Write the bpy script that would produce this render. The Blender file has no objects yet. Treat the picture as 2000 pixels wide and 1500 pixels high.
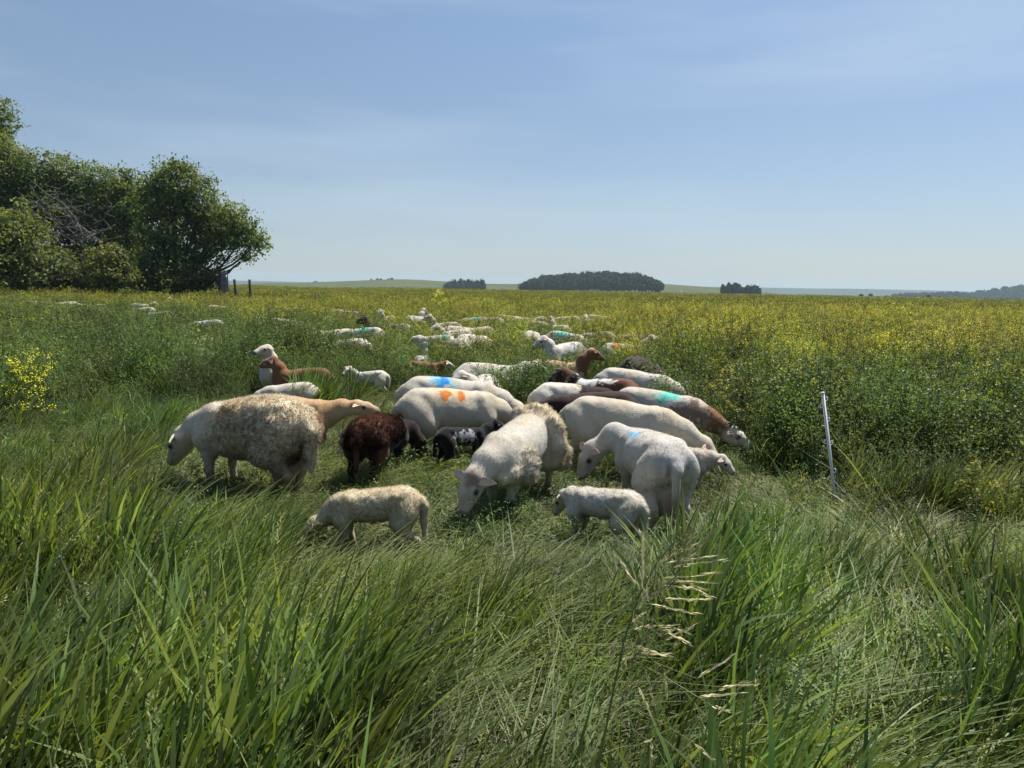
import bpy, math, random
import numpy as np
from mathutils import Vector, Matrix

S = bpy.context.scene
COL = S.collection
RS = np.random.RandomState(11)

# ------------------------------------------------------------------ camera
F = 1400.0                       # focal length in photo pixels (2000 px wide)
CAM_H = 1.6
PITCH = math.atan(183 / F)
ROLL = math.radians(1.0)
cam_d = bpy.data.cameras.new('camera')
cam = bpy.data.objects.new('camera', cam_d); COL.objects.link(cam)
cam_d.sensor_width = 36.0
cam_d.lens = 36.0 * F / 2000.0
cam_d.clip_start = 0.05
cam_d.clip_end = 20000
CM = Matrix.Rotation(math.pi / 2 - PITCH, 4, 'X') @ Matrix.Rotation(ROLL, 4, 'Z')
cam.matrix_world = Matrix.Translation((0, 0, CAM_H)) @ CM
S.camera = cam

# ------------------------------------------------------------------ sky, sun, exposure
SUN_EL, SUN_AZ = math.radians(60), math.radians(46)      # azimuth clockwise from +Y (the view direction)
W = bpy.data.worlds.new('World'); S.world = W; W.use_nodes = True
nt = W.node_tree
bg = nt.nodes['Background']
sky = nt.nodes.new('ShaderNodeTexSky'); sky.sky_type = 'NISHITA'
sky.sun_disc = False
sky.sun_elevation = SUN_EL
sky.sun_rotation = SUN_AZ
sky.altitude = 600
sky.air_density = 1.0
sky.dust_density = 0.5
sky.ozone_density = 2.5
# smoky haze dulls the sky towards the horizon, the same all round
tcw = nt.nodes.new('ShaderNodeTexCoord'); spw = nt.nodes.new('ShaderNodeSeparateXYZ'); nt.links.new(tcw.outputs['Generated'], spw.inputs[0])
crw = nt.nodes.new('ShaderNodeValToRGB'); nt.links.new(spw.outputs['Z'], crw.inputs[0])
crw.color_ramp.elements[0].position = 0.0; crw.color_ramp.elements[0].color = (0.55, 0.53, 0.56, 1)
crw.color_ramp.elements[1].position = 0.42; crw.color_ramp.elements[1].color = (1.0, 1.0, 0.93, 1)
e_ = crw.color_ramp.elements.new(0.12); e_.color = (0.77, 0.715, 0.695, 1)
mw = nt.nodes.new('ShaderNodeMixRGB'); mw.blend_type = 'MULTIPLY'; mw.inputs[0].default_value = 1.0
nt.links.new(sky.outputs[0], mw.inputs[1]); nt.links.new(crw.outputs[0], mw.inputs[2])
# thin veils of high cloud
mpw = nt.nodes.new('ShaderNodeMapping'); mpw.inputs['Scale'].default_value = (1.0, 1.0, 7.0); mpw.inputs['Location'].default_value = (2.3, 0.6, 1.1); mpw.inputs['Rotation'].default_value = (0.0, -0.06, 0.0); nt.links.new(tcw.outputs['Generated'], mpw.inputs['Vector'])
nw = nt.nodes.new('ShaderNodeTexNoise'); nw.inputs['Scale'].default_value = 1.6; nw.inputs['Detail'].default_value = 5; nt.links.new(mpw.outputs[0], nw.inputs['Vector'])
rw = nt.nodes.new('ShaderNodeMapRange'); rw.inputs['From Min'].default_value = 0.46; rw.inputs['From Max'].default_value = 0.75; rw.inputs['To Min'].default_value = 0.03; rw.inputs['To Max'].default_value = 0.24
nt.links.new(nw.outputs['Fac'], rw.inputs['Value'])
cw = nt.nodes.new('ShaderNodeMixRGB'); cw.inputs[2].default_value = (6.2, 6.8, 7.2, 1)
nt.links.new(rw.outputs[0], cw.inputs[0]); nt.links.new(mw.outputs[0], cw.inputs[1])
nt.links.new(cw.outputs[0], bg.inputs['Color'])
bg.inputs['Strength'].default_value = 0.082
sd = bpy.data.lights.new('sun', 'SUN'); sun = bpy.data.objects.new('sun', sd); COL.objects.link(sun)
sd.energy = 5.0; sd.angle = math.radians(0.53); sd.color = (1.0, 0.95, 0.87)
sv = Vector((math.sin(SUN_AZ) * math.cos(SUN_EL), math.cos(SUN_AZ) * math.cos(SUN_EL), math.sin(SUN_EL)))
sun.rotation_euler = sv.to_track_quat('Z', 'Y').to_euler()
vs = S.view_settings
S.display_settings.display_device = 'sRGB'
vs.view_transform = 'Standard'; vs.look = 'None'; vs.gamma = 1.0; vs.use_curve_mapping = False
vs.exposure = 0.73
cy = S.cycles
cy.max_bounces = 6; cy.diffuse_bounces = 3; cy.glossy_bounces = 2; cy.transmission_bounces = 4
cy.volume_bounces = 1; cy.transparent_max_bounces = 8
cy.use_denoising = True
cy.sample_clamp_indirect = 4.0
cy.caustics_reflective = False; cy.caustics_refractive = False

# ------------------------------------------------------------------ photo helpers (where a pixel of the photo lies in the place)
C3 = np.array(CM.to_3x3())
def ray(px, py):
    return C3 @ np.array([(px - 1000) / F, -(py - 750) / F, -1.0])
def G(px, py, z=0.0):
    r = ray(px, py); t = (z - CAM_H) / r[2]
    return np.array([r[0] * t, r[1] * t, z])
def D(px, py, d):
    r = ray(px, py); t = d / r[1]
    return np.array([r[0] * t, r[1] * t, CAM_H + r[2] * t])
def project(p):
    q = C3.T @ (np.asarray(p, float) - np.array([0, 0, CAM_H]))
    return 1000 + F * q[0] / -q[2], 750 - F * q[1] / -q[2]

# ------------------------------------------------------------------ numpy noise
def vnoise(p, seed=0):
    p = np.asarray(p, np.float64); i = np.floor(p).astype(np.int64); f = p - i
    f = f * f * (3 - 2 * f)
    def h(ix, iy, iz):
        n = (ix * 374761393 + iy * 668265263 + iz * 2147483647 + seed * 144665) & 0xffffffff
        n = ((n ^ (n >> 13)) * 1274126177) & 0xffffffff
        n = n ^ (n >> 16)
        return (n & 0xffff) / 65535.0
    out = 0
    for a in (0, 1):
        for b in (0, 1):
            for c in (0, 1):
                w = (f[..., 0] if a else 1 - f[..., 0]) * (f[..., 1] if b else 1 - f[..., 1]) * (f[..., 2] if c else 1 - f[..., 2])
                out = out + w * h(i[..., 0] + a, i[..., 1] + b, i[..., 2] + c)
    return out
def fnoise(p, seed=0, oct=3):
    v = 0; a = 0.5; q = np.asarray(p, float)
    for k in range(oct):
        v = v + a * vnoise(q, seed + k * 17); q = q * 2.03; a *= 0.5
    return v / (1 - 0.5 ** oct)
def sstep(a, b, x):
    t = np.clip((x - a) / (b - a), 0, 1); return t * t * (3 - 2 * t)

# ------------------------------------------------------------------ mesh helpers
class Geo:
    def __init__(s):
        s.v, s.f, s.c, s.n = [], [], [], 0
    def add(s, v, f, c):
        v = np.asarray(v, float).reshape(-1, 3); f = np.asarray(f, int)
        c = np.asarray(c, float)
        if c.ndim == 1: c = np.tile(c, (len(v), 1))
        if f.shape[1] == 3: f = np.hstack([f, -np.ones((len(f), 1), int)])
        s.f.append(np.where(f >= 0, f + s.n, -1)); s.v.append(v); s.c.append(c); s.n += len(v)
    def get(s):
        return np.vstack(s.v), np.vstack(s.f), np.vstack(s.c)

def mesh_from(name, v, f, c=None, mats=(), smooth=False, normals=None, cname='col'):
    me = bpy.data.meshes.new(name)
    v = np.asarray(v, np.float32); f = np.asarray(f, np.int64)
    if f.shape[1] == 3: f = np.hstack([f, -np.ones((len(f), 1), np.int64)])
    cnt = (f >= 0).sum(1)
    me.vertices.add(len(v)); me.vertices.foreach_set('co', v.ravel())
    flat = f[f >= 0]
    me.loops.add(len(flat)); me.loops.foreach_set('vertex_index', flat.astype(np.int32))
    me.polygons.add(len(f))
    st = np.concatenate([[0], np.cumsum(cnt)[:-1]]).astype(np.int32)
    me.polygons.foreach_set('loop_start', st)
    if smooth: me.polygons.foreach_set('use_smooth', np.ones(len(f), bool))
    me.update(calc_edges=True)
    if c is not None:
        a = me.attributes.new(cname, 'FLOAT_COLOR', 'POINT')
        a.data.foreach_set('color', np.hstack([np.asarray(c, np.float32), np.ones((len(v), 1), np.float32)]).ravel())
    for m in mats: me.materials.append(m)
    if normals is not None:
        me.normals_split_custom_set_from_vertices(np.asarray(normals, float).tolist())
    return me
def link(name, me, parent=None, **props):
    o = bpy.data.objects.new(name, me); COL.objects.link(o)
    if parent is not None: o.parent = parent
    for k, v in props.items():
        if v is not None: o[k] = v
    return o
def thing(name, label, cat, loc=(0, 0, 0), rz=0.0, group=None):
    o = bpy.data.objects.new(name, None); COL.objects.link(o)
    o.empty_display_size = 0.1
    o.location = loc; o.rotation_euler = (0, 0, rz); o['label'] = label; o['category'] = cat
    if group: o['group'] = group
    return o

def tube(pts, rad, n=6, cap=True):
    pts = np.asarray(pts, float); m = len(pts); rad = np.broadcast_to(np.asarray(rad, float), (m,))
    t = np.gradient(pts, axis=0); t /= np.linalg.norm(t, axis=1)[:, None] + 1e-9
    ref = np.array([0.13, 0.31, 0.94]) if abs(t[0, 2]) < 0.9 else np.array([1.0, 0.1, 0])
    u = np.cross(t, ref); u /= np.linalg.norm(u, axis=1)[:, None] + 1e-9
    w = np.cross(t, u)
    a = np.arange(n) / n * 2 * math.pi
    v = pts[:, None, :] + rad[:, None, None] * (np.cos(a)[None, :, None] * u[:, None, :] + np.sin(a)[None, :, None] * w[:, None, :])
    v = v.reshape(-1, 3)
    i = np.arange(m - 1)[:, None] * n; j = np.arange(n)[None, :]; k = (j + 1) % n
    f = np.stack([i + j, i + k, i + n + k, i + n + j], -1).reshape(-1, 4)
    if cap:
        v = np.vstack([v, pts[:1], pts[-1:]])
        j = np.arange(n); k = (j + 1) % n; b = m * n; z = -np.ones(n, int)
        f = np.vstack([f, np.stack([np.full(n, b), k, j, z], -1), np.stack([np.full(n, b + 1), (m - 1) * n + j, (m - 1) * n + k, z], -1)])
    return v, f
def box(cx, cy_, cz, sx, sy, sz):
    v = np.array([[x, y, z] for x in (-1, 1) for y in (-1, 1) for z in (-1, 1)], float) * np.array([sx, sy, sz]) / 2 + np.array([cx, cy_, cz])
    f = np.array([[0, 1, 3, 2], [4, 6, 7, 5], [0, 4, 5, 1], [2, 3, 7, 6], [0, 2, 6, 4], [1, 5, 7, 3]])
    return v, f

# ------------------------------------------------------------------ materials
def new_mat(name):
    m = bpy.data.materials.new(name); m.use_nodes = True
    t = m.node_tree; b = t.nodes['Principled BSDF']
    return m, t, b
def N(t, kind, **kw):
    n = t.nodes.new(kind)
    for k, v in kw.items(): setattr(n, k, v)
    return n
def plant_mat(name, transl=0.40, rough=0.5, spec=0.2, var=0.35, patch=0.5, tint=(1.5, 1.35, 0.6, 1)):
    m, t, b = new_mat(name)
    a = N(t, 'ShaderNodeAttribute', attribute_name='col')
    oi = N(t, 'ShaderNodeObjectInfo')
    geo = N(t, 'ShaderNodeNewGeometry')
    noi = N(t, 'ShaderNodeTexNoise'); noi.inputs['Scale'].default_value = 1.1; noi.inputs['Detail'].default_value = 5
    t.links.new(geo.outputs['Position'], noi.inputs['Vector'])
    mr = N(t, 'ShaderNodeMapRange'); mr.inputs['To Min'].default_value = 1 - var; mr.inputs['To Max'].default_value = 1 + var
    t.links.new(oi.outputs['Random'], mr.inputs['Value'])
    mp = N(t, 'ShaderNodeMapRange'); mp.inputs['From Min'].default_value = 0.3; mp.inputs['From Max'].default_value = 0.7
    mp.inputs['To Min'].default_value = 1 - patch; mp.inputs['To Max'].default_value = 1 + patch
    t.links.new(noi.outputs['Fac'], mp.inputs['Value'])
    mu = N(t, 'ShaderNodeMath', operation='MULTIPLY'); t.links.new(mr.outputs[0], mu.inputs[0]); t.links.new(mp.outputs[0], mu.inputs[1])
    hs = N(t, 'ShaderNodeHueSaturation')
    t.links.new(a.outputs['Color'], hs.inputs['Color']); t.links.new(mu.outputs[0], hs.inputs['Value'])
    n3 = N(t, 'ShaderNodeTexNoise'); n3.inputs['Scale'].default_value = 0.33; n3.inputs['Detail'].default_value = 3; t.links.new(geo.outputs['Position'], n3.inputs['Vector'])
    mh = N(t, 'ShaderNodeMapRange'); mh.inputs['From Min'].default_value = 0.3; mh.inputs['From Max'].default_value = 0.7; mh.inputs['To Min'].default_value = 0.475; mh.inputs['To Max'].default_value = 0.522
    t.links.new(n3.outputs['Fac'], mh.inputs['Value'])
    ms = N(t, 'ShaderNodeMapRange'); ms.inputs['From Min'].default_value = 0.3; ms.inputs['From Max'].default_value = 0.7; ms.inputs['To Min'].default_value = 0.72; ms.inputs['To Max'].default_value = 1.08
    t.links.new(noi.outputs['Color'], ms.inputs['Value']); t.links.new(ms.outputs[0], hs.inputs['Saturation']); t.links.new(mh.outputs[0], hs.inputs['Hue'])
    t.links.new(hs.outputs[0], b.inputs['Base Color'])
    b.inputs['Roughness'].default_value = rough
    b.inputs['Specular IOR Level'].default_value = spec
    tr = N(t, 'ShaderNodeBsdfTranslucent')
    br = N(t, 'ShaderNodeMixRGB', blend_type='MULTIPLY'); br.inputs[0].default_value = 1.0; br.inputs[2].default_value = tint
    t.links.new(hs.outputs[0], br.inputs[1]); t.links.new(br.outputs[0], tr.inputs['Color'])
    mix = N(t, 'ShaderNodeMixShader'); mix.inputs[0].default_value = transl
    out = t.nodes['Material Output']
    t.links.new(b.outputs[0], mix.inputs[1]); t.links.new(tr.outputs[0], mix.inputs[2]); t.links.new(mix.outputs[0], out.inputs['Surface'])
    return m
def vcol_mat(name, attr='col', rough=0.8, spec=0.2, bump=None, sheen=0.0, amp=0.25, nscale=30.0):
    m, t, b = new_mat(name)
    a = N(t, 'ShaderNodeAttribute', attribute_name=attr)
    tc = N(t, 'ShaderNodeTexCoord')
    noi = N(t, 'ShaderNodeTexNoise'); noi.inputs['Scale'].default_value = nscale; noi.inputs['Detail'].default_value = 5
    t.links.new(tc.outputs['Object'], noi.inputs['Vector'])
    mp = N(t, 'ShaderNodeMapRange'); mp.inputs['From Min'].default_value = 0.25; mp.inputs['From Max'].default_value = 0.75
    mp.inputs['To Min'].default_value = 1 - amp; mp.inputs['To Max'].default_value = 1 + amp * 0.6
    t.links.new(noi.outputs['Fac'], mp.inputs['Value'])
    hs = N(t, 'ShaderNodeHueSaturation'); t.links.new(a.outputs['Color'], hs.inputs['Color']); t.links.new(mp.outputs[0], hs.inputs['Value'])
    t.links.new(hs.outputs[0], b.inputs['Base Color'])
    b.inputs['Roughness'].default_value = rough; b.inputs['Specular IOR Level'].default_value = spec
    if sheen: b.inputs['Sheen Weight'].default_value = sheen
    if bump:
        n2 = N(t, 'ShaderNodeTexNoise'); n2.inputs['Scale'].default_value = bump[0]; n2.inputs['Detail'].default_value = 4
        t.links.new(tc.outputs['Object'], n2.inputs['Vector'])
        bp = N(t, 'ShaderNodeBump'); bp.inputs['Strength'].default_value = bump[1]; bp.inputs['Distance'].default_value = bump[2]
        t.links.new(n2.outputs['Fac'], bp.inputs['Height']); t.links.new(bp.outputs[0], b.inputs['Normal'])
    return m
M_PLANT = plant_mat('plant_leaf')
M_STRAW = plant_mat('straw', transl=0.25, rough=0.6, spec=0.15, var=0.1, patch=0.1, tint=(1.1, 1.05, 0.9, 1))
M_TREE = plant_mat('tree_leaf', transl=0.42, rough=0.55, spec=0.2, var=0.0, patch=0.3)
M_WOOD = vcol_mat('far_wood_leaf', rough=0.9, spec=0.05, amp=0.3, nscale=0.15)
M_BARK = vcol_mat('bark', rough=0.9, spec=0.1, bump=(25, 0.6, 0.03), nscale=8)
M_COAT = vcol_mat('coat', rough=0.85, spec=0.15, bump=(75, 0.35, 0.010), sheen=0.15, amp=0.10, nscale=22)
M_HAIR = vcol_mat('hair', rough=0.85, spec=0.05, amp=0.10, nscale=22)
_t = M_HAIR.node_tree; _tr = N(_t, 'ShaderNodeBsdfTranslucent'); _mx = N(_t, 'ShaderNodeMixShader'); _mx.inputs[0].default_value = 0.5
_bb = _t.nodes['Principled BSDF']; _t.links.new(_bb.inputs['Base Color'].links[0].from_socket, _tr.inputs['Color'])
_t.links.new(_bb.outputs[0], _mx.inputs[1]); _t.links.new(_tr.outputs[0], _mx.inputs[2]); _t.links.new(_mx.outputs[0], _t.nodes['Material Output'].inputs['Surface'])
M_EYE, _t, _b = new_mat('eye'); _b.inputs['Base Color'].default_value = (0.012, 0.009, 0.006, 1); _b.inputs['Roughness'].default_value = 0.12
M_POST, _t, _b = new_mat('post_plastic'); _b.inputs['Base Color'].default_value = (0.62, 0.64, 0.66, 1); _b.inputs['Roughness'].default_value = 0.55
M_WIRE, _t, _b = new_mat('wire'); _b.inputs['Base Color'].default_value = (0.16, 0.16, 0.15, 1); _b.inputs['Roughness'].default_value = 0.6
M_BOARD = vcol_mat('weathered_board', rough=0.9, spec=0.1, bump=(30, 0.5, 0.01), nscale=14, amp=0.3)

# ------------------------------------------------------------------ ground
def ground_mat():
    m, t, b = new_mat('field_ground')
    geo = N(t, 'ShaderNodeNewGeometry')
    n1 = N(t, 'ShaderNodeTexNoise'); n1.inputs['Scale'].default_value = 0.012; n1.inputs['Detail'].default_value = 6
    n2 = N(t, 'ShaderNodeTexNoise'); n2.inputs['Scale'].default_value = 3.0; n2.inputs['Detail'].default_value = 8
    t.links.new(geo.outputs['Position'], n1.inputs['Vector']); t.links.new(geo.outputs['Position'], n2.inputs['Vector'])
    sep = N(t, 'ShaderNodeSeparateXYZ'); t.links.new(geo.outputs['Position'], sep.inputs[0])
    r1 = N(t, 'ShaderNodeValToRGB'); r1.color_ramp.elements[0].position = 0.35; r1.color_ramp.elements[1].position = 0.7
    r1.color_ramp.elements[0].color = (0.13, 0.15, 0.022, 1); r1.color_ramp.elements[1].color = (0.24, 0.22, 0.025, 1)
    t.links.new(n1.outputs['Fac'], r1.inputs[0])
    r2 = N(t, 'ShaderNodeValToRGB'); r2.color_ramp.elements[0].position = 0.3; r2.color_ramp.elements[1].position = 0.75
    r2.color_ramp.elements[0].color = (0.018, 0.024, 0.008, 1); r2.color_ramp.elements[1].color = (0.05, 0.075, 0.02, 1)
    t.links.new(n2.outputs['Fac'], r2.inputs[0])
    mr = N(t, 'ShaderNodeMapRange'); mr.inputs['From Min'].default_value = 60; mr.inputs['From Max'].default_value = 140
    t.links.new(sep.outputs['Y'], mr.inputs['Value'])
    mx = N(t, 'ShaderNodeMixRGB'); t.links.new(mr.outputs[0], mx.inputs[0]); t.links.new(r2.outputs[0], mx.inputs[1]); t.links.new(r1.outputs[0], mx.inputs[2])
    t.links.new(mx.outputs[0], b.inputs['Base Color']); b.inputs['Roughness'].default_value = 0.95; b.inputs['Specular IOR Level'].default_value = 0.1
    bp = N(t, 'ShaderNodeBump'); bp.inputs['Strength'].default_value = 0.8; bp.inputs['Distance'].default_value = 0.08
    t.links.new(n2.outputs['Fac'], bp.inputs['Height']); t.links.new(bp.outputs[0], b.inputs['Normal'])
    return m
def ground_z(x, y):
    return 0.75 * sstep(130, 170, y) + 0 * x
def grid_mesh(xs, ys, zf):
    X, Y = np.meshgrid(xs, ys, indexing='ij'); Z = zf(X, Y)
    v = np.stack([X, Y, Z], -1).reshape(-1, 3); ny = len(ys)
    i, j = np.meshgrid(np.arange(len(xs) - 1), np.arange(ny - 1), indexing='ij')
    a = (i * ny + j).ravel(); f = np.stack([a, a + ny, a + ny + 1, a + 1], -1)
    return v, f
xs = np.concatenate([np.linspace(-4200, -200, 14), np.linspace(-150, 150, 21), np.linspace(200, 4200, 14)])
ys = np.concatenate([np.linspace(-60, 120, 19), np.linspace(130, 170, 9), np.linspace(200, 6000, 20)])
v, f = grid_mesh(xs, ys, ground_z)
link('ground', mesh_from('ground', v, f, mats=[ground_mat()], smooth=True), kind='structure')

# ------------------------------------------------------------------ hills far off
def hill(name, prof, d0, d1, d2, col, amp=0.25, nscale=0.02):
    px = np.array([p[0] for p in prof], float); py = np.array([p[1] for p in prof], float)
    u = np.linspace(px[0], px[-1], 90)
    top = np.interp(u, px, py)
    k = np.ones(7) / 7; top = np.convolve(np.pad(top, 3, 'edge'), k, 'valid')
    crest = np.array([D(a, b, d1) for a, b in zip(u, top)])
    crest[:, 2] = np.maximum(crest[:, 2], -0.5)
    rows = []
    for q in np.linspace(0, 1, 9):
        y = d0 + (d1 - d0) * q; r = crest.copy(); r[:, 0] *= y / d1; r[:, 1] = y
        r[:, 2] = -2 + (crest[:, 2] + 2) * sstep(0, 1.0, q) ; rows.append(r)
    for q in np.linspace(0.2, 1, 5):
        y = d1 + (d2 - d1) * q; r = crest.copy(); r[:, 0] *= y / d1; r[:, 1] = y
        r[:, 2] = -2 + (crest[:, 2] + 2) * (1 - sstep(0, 1.0, q)); rows.append(r)
    v = np.array(rows); nr, nc = v.shape[:2]
    i, j = np.meshgrid(np.arange(nr - 1), np.arange(nc - 1), indexing='ij')
    a = (i * nc + j).ravel(); f = np.stack([a, a + 1, a + nc + 1, a + nc], -1)
    c = np.tile(np.array(col), (nr * nc, 1)) * (0.85 + 0.35 * fnoise(v.reshape(-1, 3) * nscale, 5))[:, None]
    m = vcol_mat(name, rough=0.95, spec=0.05, amp=amp, nscale=nscale)
    return link(name, mesh_from(name, v.reshape(-1, 3), f, c, [m], True), kind='structure')
hill('hill', [(380, 566), (480, 553), (560, 552), (620, 551), (700, 548), (790, 544.5), (860, 549), (930, 554), (1000, 555), (1090, 553), (1180, 548),
              (1290, 553.5), (1340, 558), (1400, 561), (1480, 568), (1560, 580)], 620, 950, 1500, (0.075, 0.088, 0.036))
hill('far_hill', [(200, 553), (420, 547), (500, 548.5), (560, 550), (640, 553), (760, 560), (1000, 563), (1300, 563), (1350, 561), (1385, 558), (1420, 561), (1475, 560),
                  (1500, 560), (1540, 565), (1590, 564), (1640, 562.5), (1670, 562), (1710, 566), (1770, 566), (1850, 567), (1950, 573), (2100, 575), (2300, 585)], 2500, 3000, 3600, (0.045, 0.06, 0.04), nscale=0.003)
hill('valley_rise', [(1600, 582), (1740, 579), (1880, 577), (1920, 572), (2000, 566), (2120, 560), (2300, 562)], 1350, 1750, 2300, (0.10, 0.12, 0.06), nscale=0.005)

# ------------------------------------------------------------------ haze
hm = bpy.data.materials.new('haze'); hm.use_nodes = True
hm.node_tree.nodes.remove(hm.node_tree.nodes['Principled BSDF'])
pv = hm.node_tree.nodes.new('ShaderNodeVolumePrincipled')
pv.inputs['Color'].default_value = (0.50, 0.65, 0.86, 1); pv.inputs['Density'].default_value = 0.00019; pv.inputs['Anisotropy'].default_value = 0.1
hm.node_tree.links.new(pv.outputs[0], hm.node_tree.nodes['Material Output'].inputs['Volume'])
v, f = box(0, 2950, 45, 9000, 6400, 100)
link('haze', mesh_from('haze', v, f, mats=[hm]), kind='stuff')
# ------------------------------------------------------------------ leaves and far woods
def leaf_quads(n, cen, size, rng, up=0.35, out=None):
    """n small folded leaf faces round the points cen"""
    d = rng.normal(size=(n, 3)); d /= np.linalg.norm(d, axis=1)[:, None]
    e = rng.normal(size=(n, 3)); e[:, 2] += up * 3
    if out is not None: e += out * 1.2
    s = np.cross(d, e); s /= np.linalg.norm(s, axis=1)[:, None] + 1e-9
    nn = np.cross(s, d)
    L = (size * (0.7 + 0.6 * rng.rand(n)))[:, None]
    a = cen - d * L * 0.5; b = cen + s * L * 0.3 + nn * L * 0.06; c = cen + d * L * 0.5; e2 = cen - s * L * 0.3 + nn * L * 0.06
    v = np.stack([a, b, c, e2], 1).reshape(-1, 3)
    f = np.arange(n * 4).reshape(-1, 4)
    return v, f

def woodland(name, spots, col, seed, leaf=1.3, per=70):
    rng = np.random.RandomState(seed); g = Geo()
    for (x, y, z, h, w) in spots:
        n = per; th = rng.rand(n) * 2 * math.pi; ph = np.arccos(1 - rng.rand(n) * 1.95)
        r = 0.75 + 0.3 * rng.rand(n)
        dirv = np.stack([np.sin(ph) * np.cos(th), np.sin(ph) * np.sin(th), np.cos(ph)], -1)
        cen = np.array([x, y, z + h * 0.52]) + dirv * r[:, None] * np.array([w / 2, w / 2, h * 0.50]) * (0.8 + 0.35 * rng.rand())
        v, f = leaf_quads(n, cen, leaf * (w / 7), rng, out=dirv)
        c = np.array(col) * (0.65 + 0.6 * rng.rand(n))[:, None] * (0.8 + 0.4 * rng.rand())
        g.add(v, f, np.repeat(c, 4, 0))
        tv, tf = tube([(x, y, z - 2), (x, y, z + h * 0.6)], 0.25, 4); g.add(tv, tf, (0.05, 0.045, 0.035))
        # inner mass of each crown
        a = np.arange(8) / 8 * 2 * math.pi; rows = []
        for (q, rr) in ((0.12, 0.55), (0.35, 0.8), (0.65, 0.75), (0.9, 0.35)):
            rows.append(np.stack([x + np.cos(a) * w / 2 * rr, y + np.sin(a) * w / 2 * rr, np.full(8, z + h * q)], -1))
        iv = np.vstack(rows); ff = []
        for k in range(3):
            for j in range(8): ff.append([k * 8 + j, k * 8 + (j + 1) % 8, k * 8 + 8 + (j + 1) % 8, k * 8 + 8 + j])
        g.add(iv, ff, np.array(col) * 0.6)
    v, f, c = g.get()
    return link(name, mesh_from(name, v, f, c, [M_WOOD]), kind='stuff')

rng = np.random.RandomState(4)
sp = []
wl_prof = ([1010, 1030, 1060, 1100, 1150, 1200, 1240, 1270, 1288, 1300], [556, 543, 535, 530.5, 527, 526.5, 530, 536, 545, 556])
for k in range(560):
    px = 1018 + 272 * rng.rand(); dd = 600 + 110 * rng.rand() ** 1.2
    topy = np.interp(px, *wl_prof) + 2.0
    q = (dd - 600) / 110
    ztop = D(px, topy, 700)[2]
    h = 5.5 + 5 * rng.rand(); ztop += rng.rand() * 1.5; base = D(px, 569 - (px - 1000) * 0.0, 600)[2]
    edge = min(1, (px - 1012) / 40, (1296 - px) / 40)
    z = max(0, (ztop - h) ) * q + (1 - q) * max(0.0, base + 0.2)
    p = D(px, 560, dd); sp.append((p[0], dd, z - 0.3, h * (0.75 + 0.25 * edge), 6 + 2.5 * rng.rand()))
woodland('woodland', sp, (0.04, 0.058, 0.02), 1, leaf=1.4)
sp = []
for k in range(46):
    px = 870 + 76 * rng.rand(); q = rng.rand(); dd = 720 + 40 * q
    topy = np.interp(px, [866, 885, 900, 925, 945, 950], [556, 545.5, 544, 544.5, 547, 553]); zt = D(px, topy + 1.5 * rng.rand(), dd)[2]
    h = zt * (0.72 + 0.4 * rng.rand()); sp.append((D(px, 560, dd)[0], dd, 0, h, 5.5 + 1.5 * rng.rand()))
woodland('woodland', sp, (0.04, 0.058, 0.02), 2)
sp = []
for k in range(40):
    px = 1409 + 78 * rng.rand(); q = rng.rand(); dd = 560 + 30 * q
    topy = np.interp(px, [1405, 1415, 1430, 1455, 1480, 1491], [556, 551, 550.5, 554, 557, 560]); zt = D(px, topy + 1.0 * rng.rand(), dd)[2]
    h = zt * (0.72 + 0.4 * rng.rand()); sp.append((D(px, 560, dd)[0], dd, 0, h, 4.2 + 1.0 * rng.rand()))
woodland('woodland', sp, (0.036, 0.055, 0.02), 3)
sp = []
for k in range(150):
    px = 1742 + 160 * rng.rand(); dd = 1300 + 60 * rng.rand()
    topy = np.interp(px, [1740, 1770, 1800, 1840, 1870, 1900], [574, 571, 570, 569, 568, 572]); zt = D(px, topy + 3 * rng.rand(), dd)[2]
    h = 10; sp.append((D(px, 575, dd)[0], dd, zt - h, h, 7 + 3 * rng.rand()))
for k in range(330):
    px = 1888 + 170 * rng.rand(); q = rng.rand(); dd = 1320 + 160 * q
    topy = np.interp(px, [1885, 1900, 1930, 1960, 2000, 2060], [574, 567, 561, 557, 553, 550])
    zt = D(px, topy + 1.5 * rng.rand() + (1 - q) * 20, dd)[2]; h = 11
    sp.append((D(px, 575, dd)[0], dd, zt - h, h, 8 + 3 * rng.rand()))
woodland('woodland', sp, (0.04, 0.055, 0.025), 5, leaf=1.6, per=45)

# small single trees on the ridge of the hill, one by one
def ridge_tree(px, py_top, py_base, w_px, d, label, group, cat='tree', name='tree'):
    rng = np.random.RandomState(int(px))
    b = D(px, py_base, d); h = (py_base - py_top) / F * d; w = w_px / F * d
    t = thing(name, label, cat, (b[0], b[1], b[2]), 0, group)
    v, f = tube([(0, 0, -3), (0.1, 0, h * 0.5), (0, 0, h * 0.8)], [0.4, 0.35, 0.2], 5)
    link('trunk', mesh_from('trunk', v, f, np.tile((0.05, 0.045, 0.04), (len(v), 1)), [M_BARK]), t)
    n = 160; dirv = rng.normal(size=(n, 3)); dirv /= np.linalg.norm(dirv, axis=1)[:, None]
    cen = np.array([0, 0, h * 0.6]) + dirv * np.array([w / 2, w / 2, h * 0.42]) * (0.5 + 0.55 * rng.rand(n))[:, None]
    v, f = leaf_quads(n, cen, w * 0.22, rng, out=dirv)
    c = np.repeat(np.array((0.04, 0.055, 0.022)) * (0.6 + 0.7 * rng.rand(n))[:, None], 4, 0)
    link('crown', mesh_from('crown', v, f, c, [M_WOOD]), t)
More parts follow.
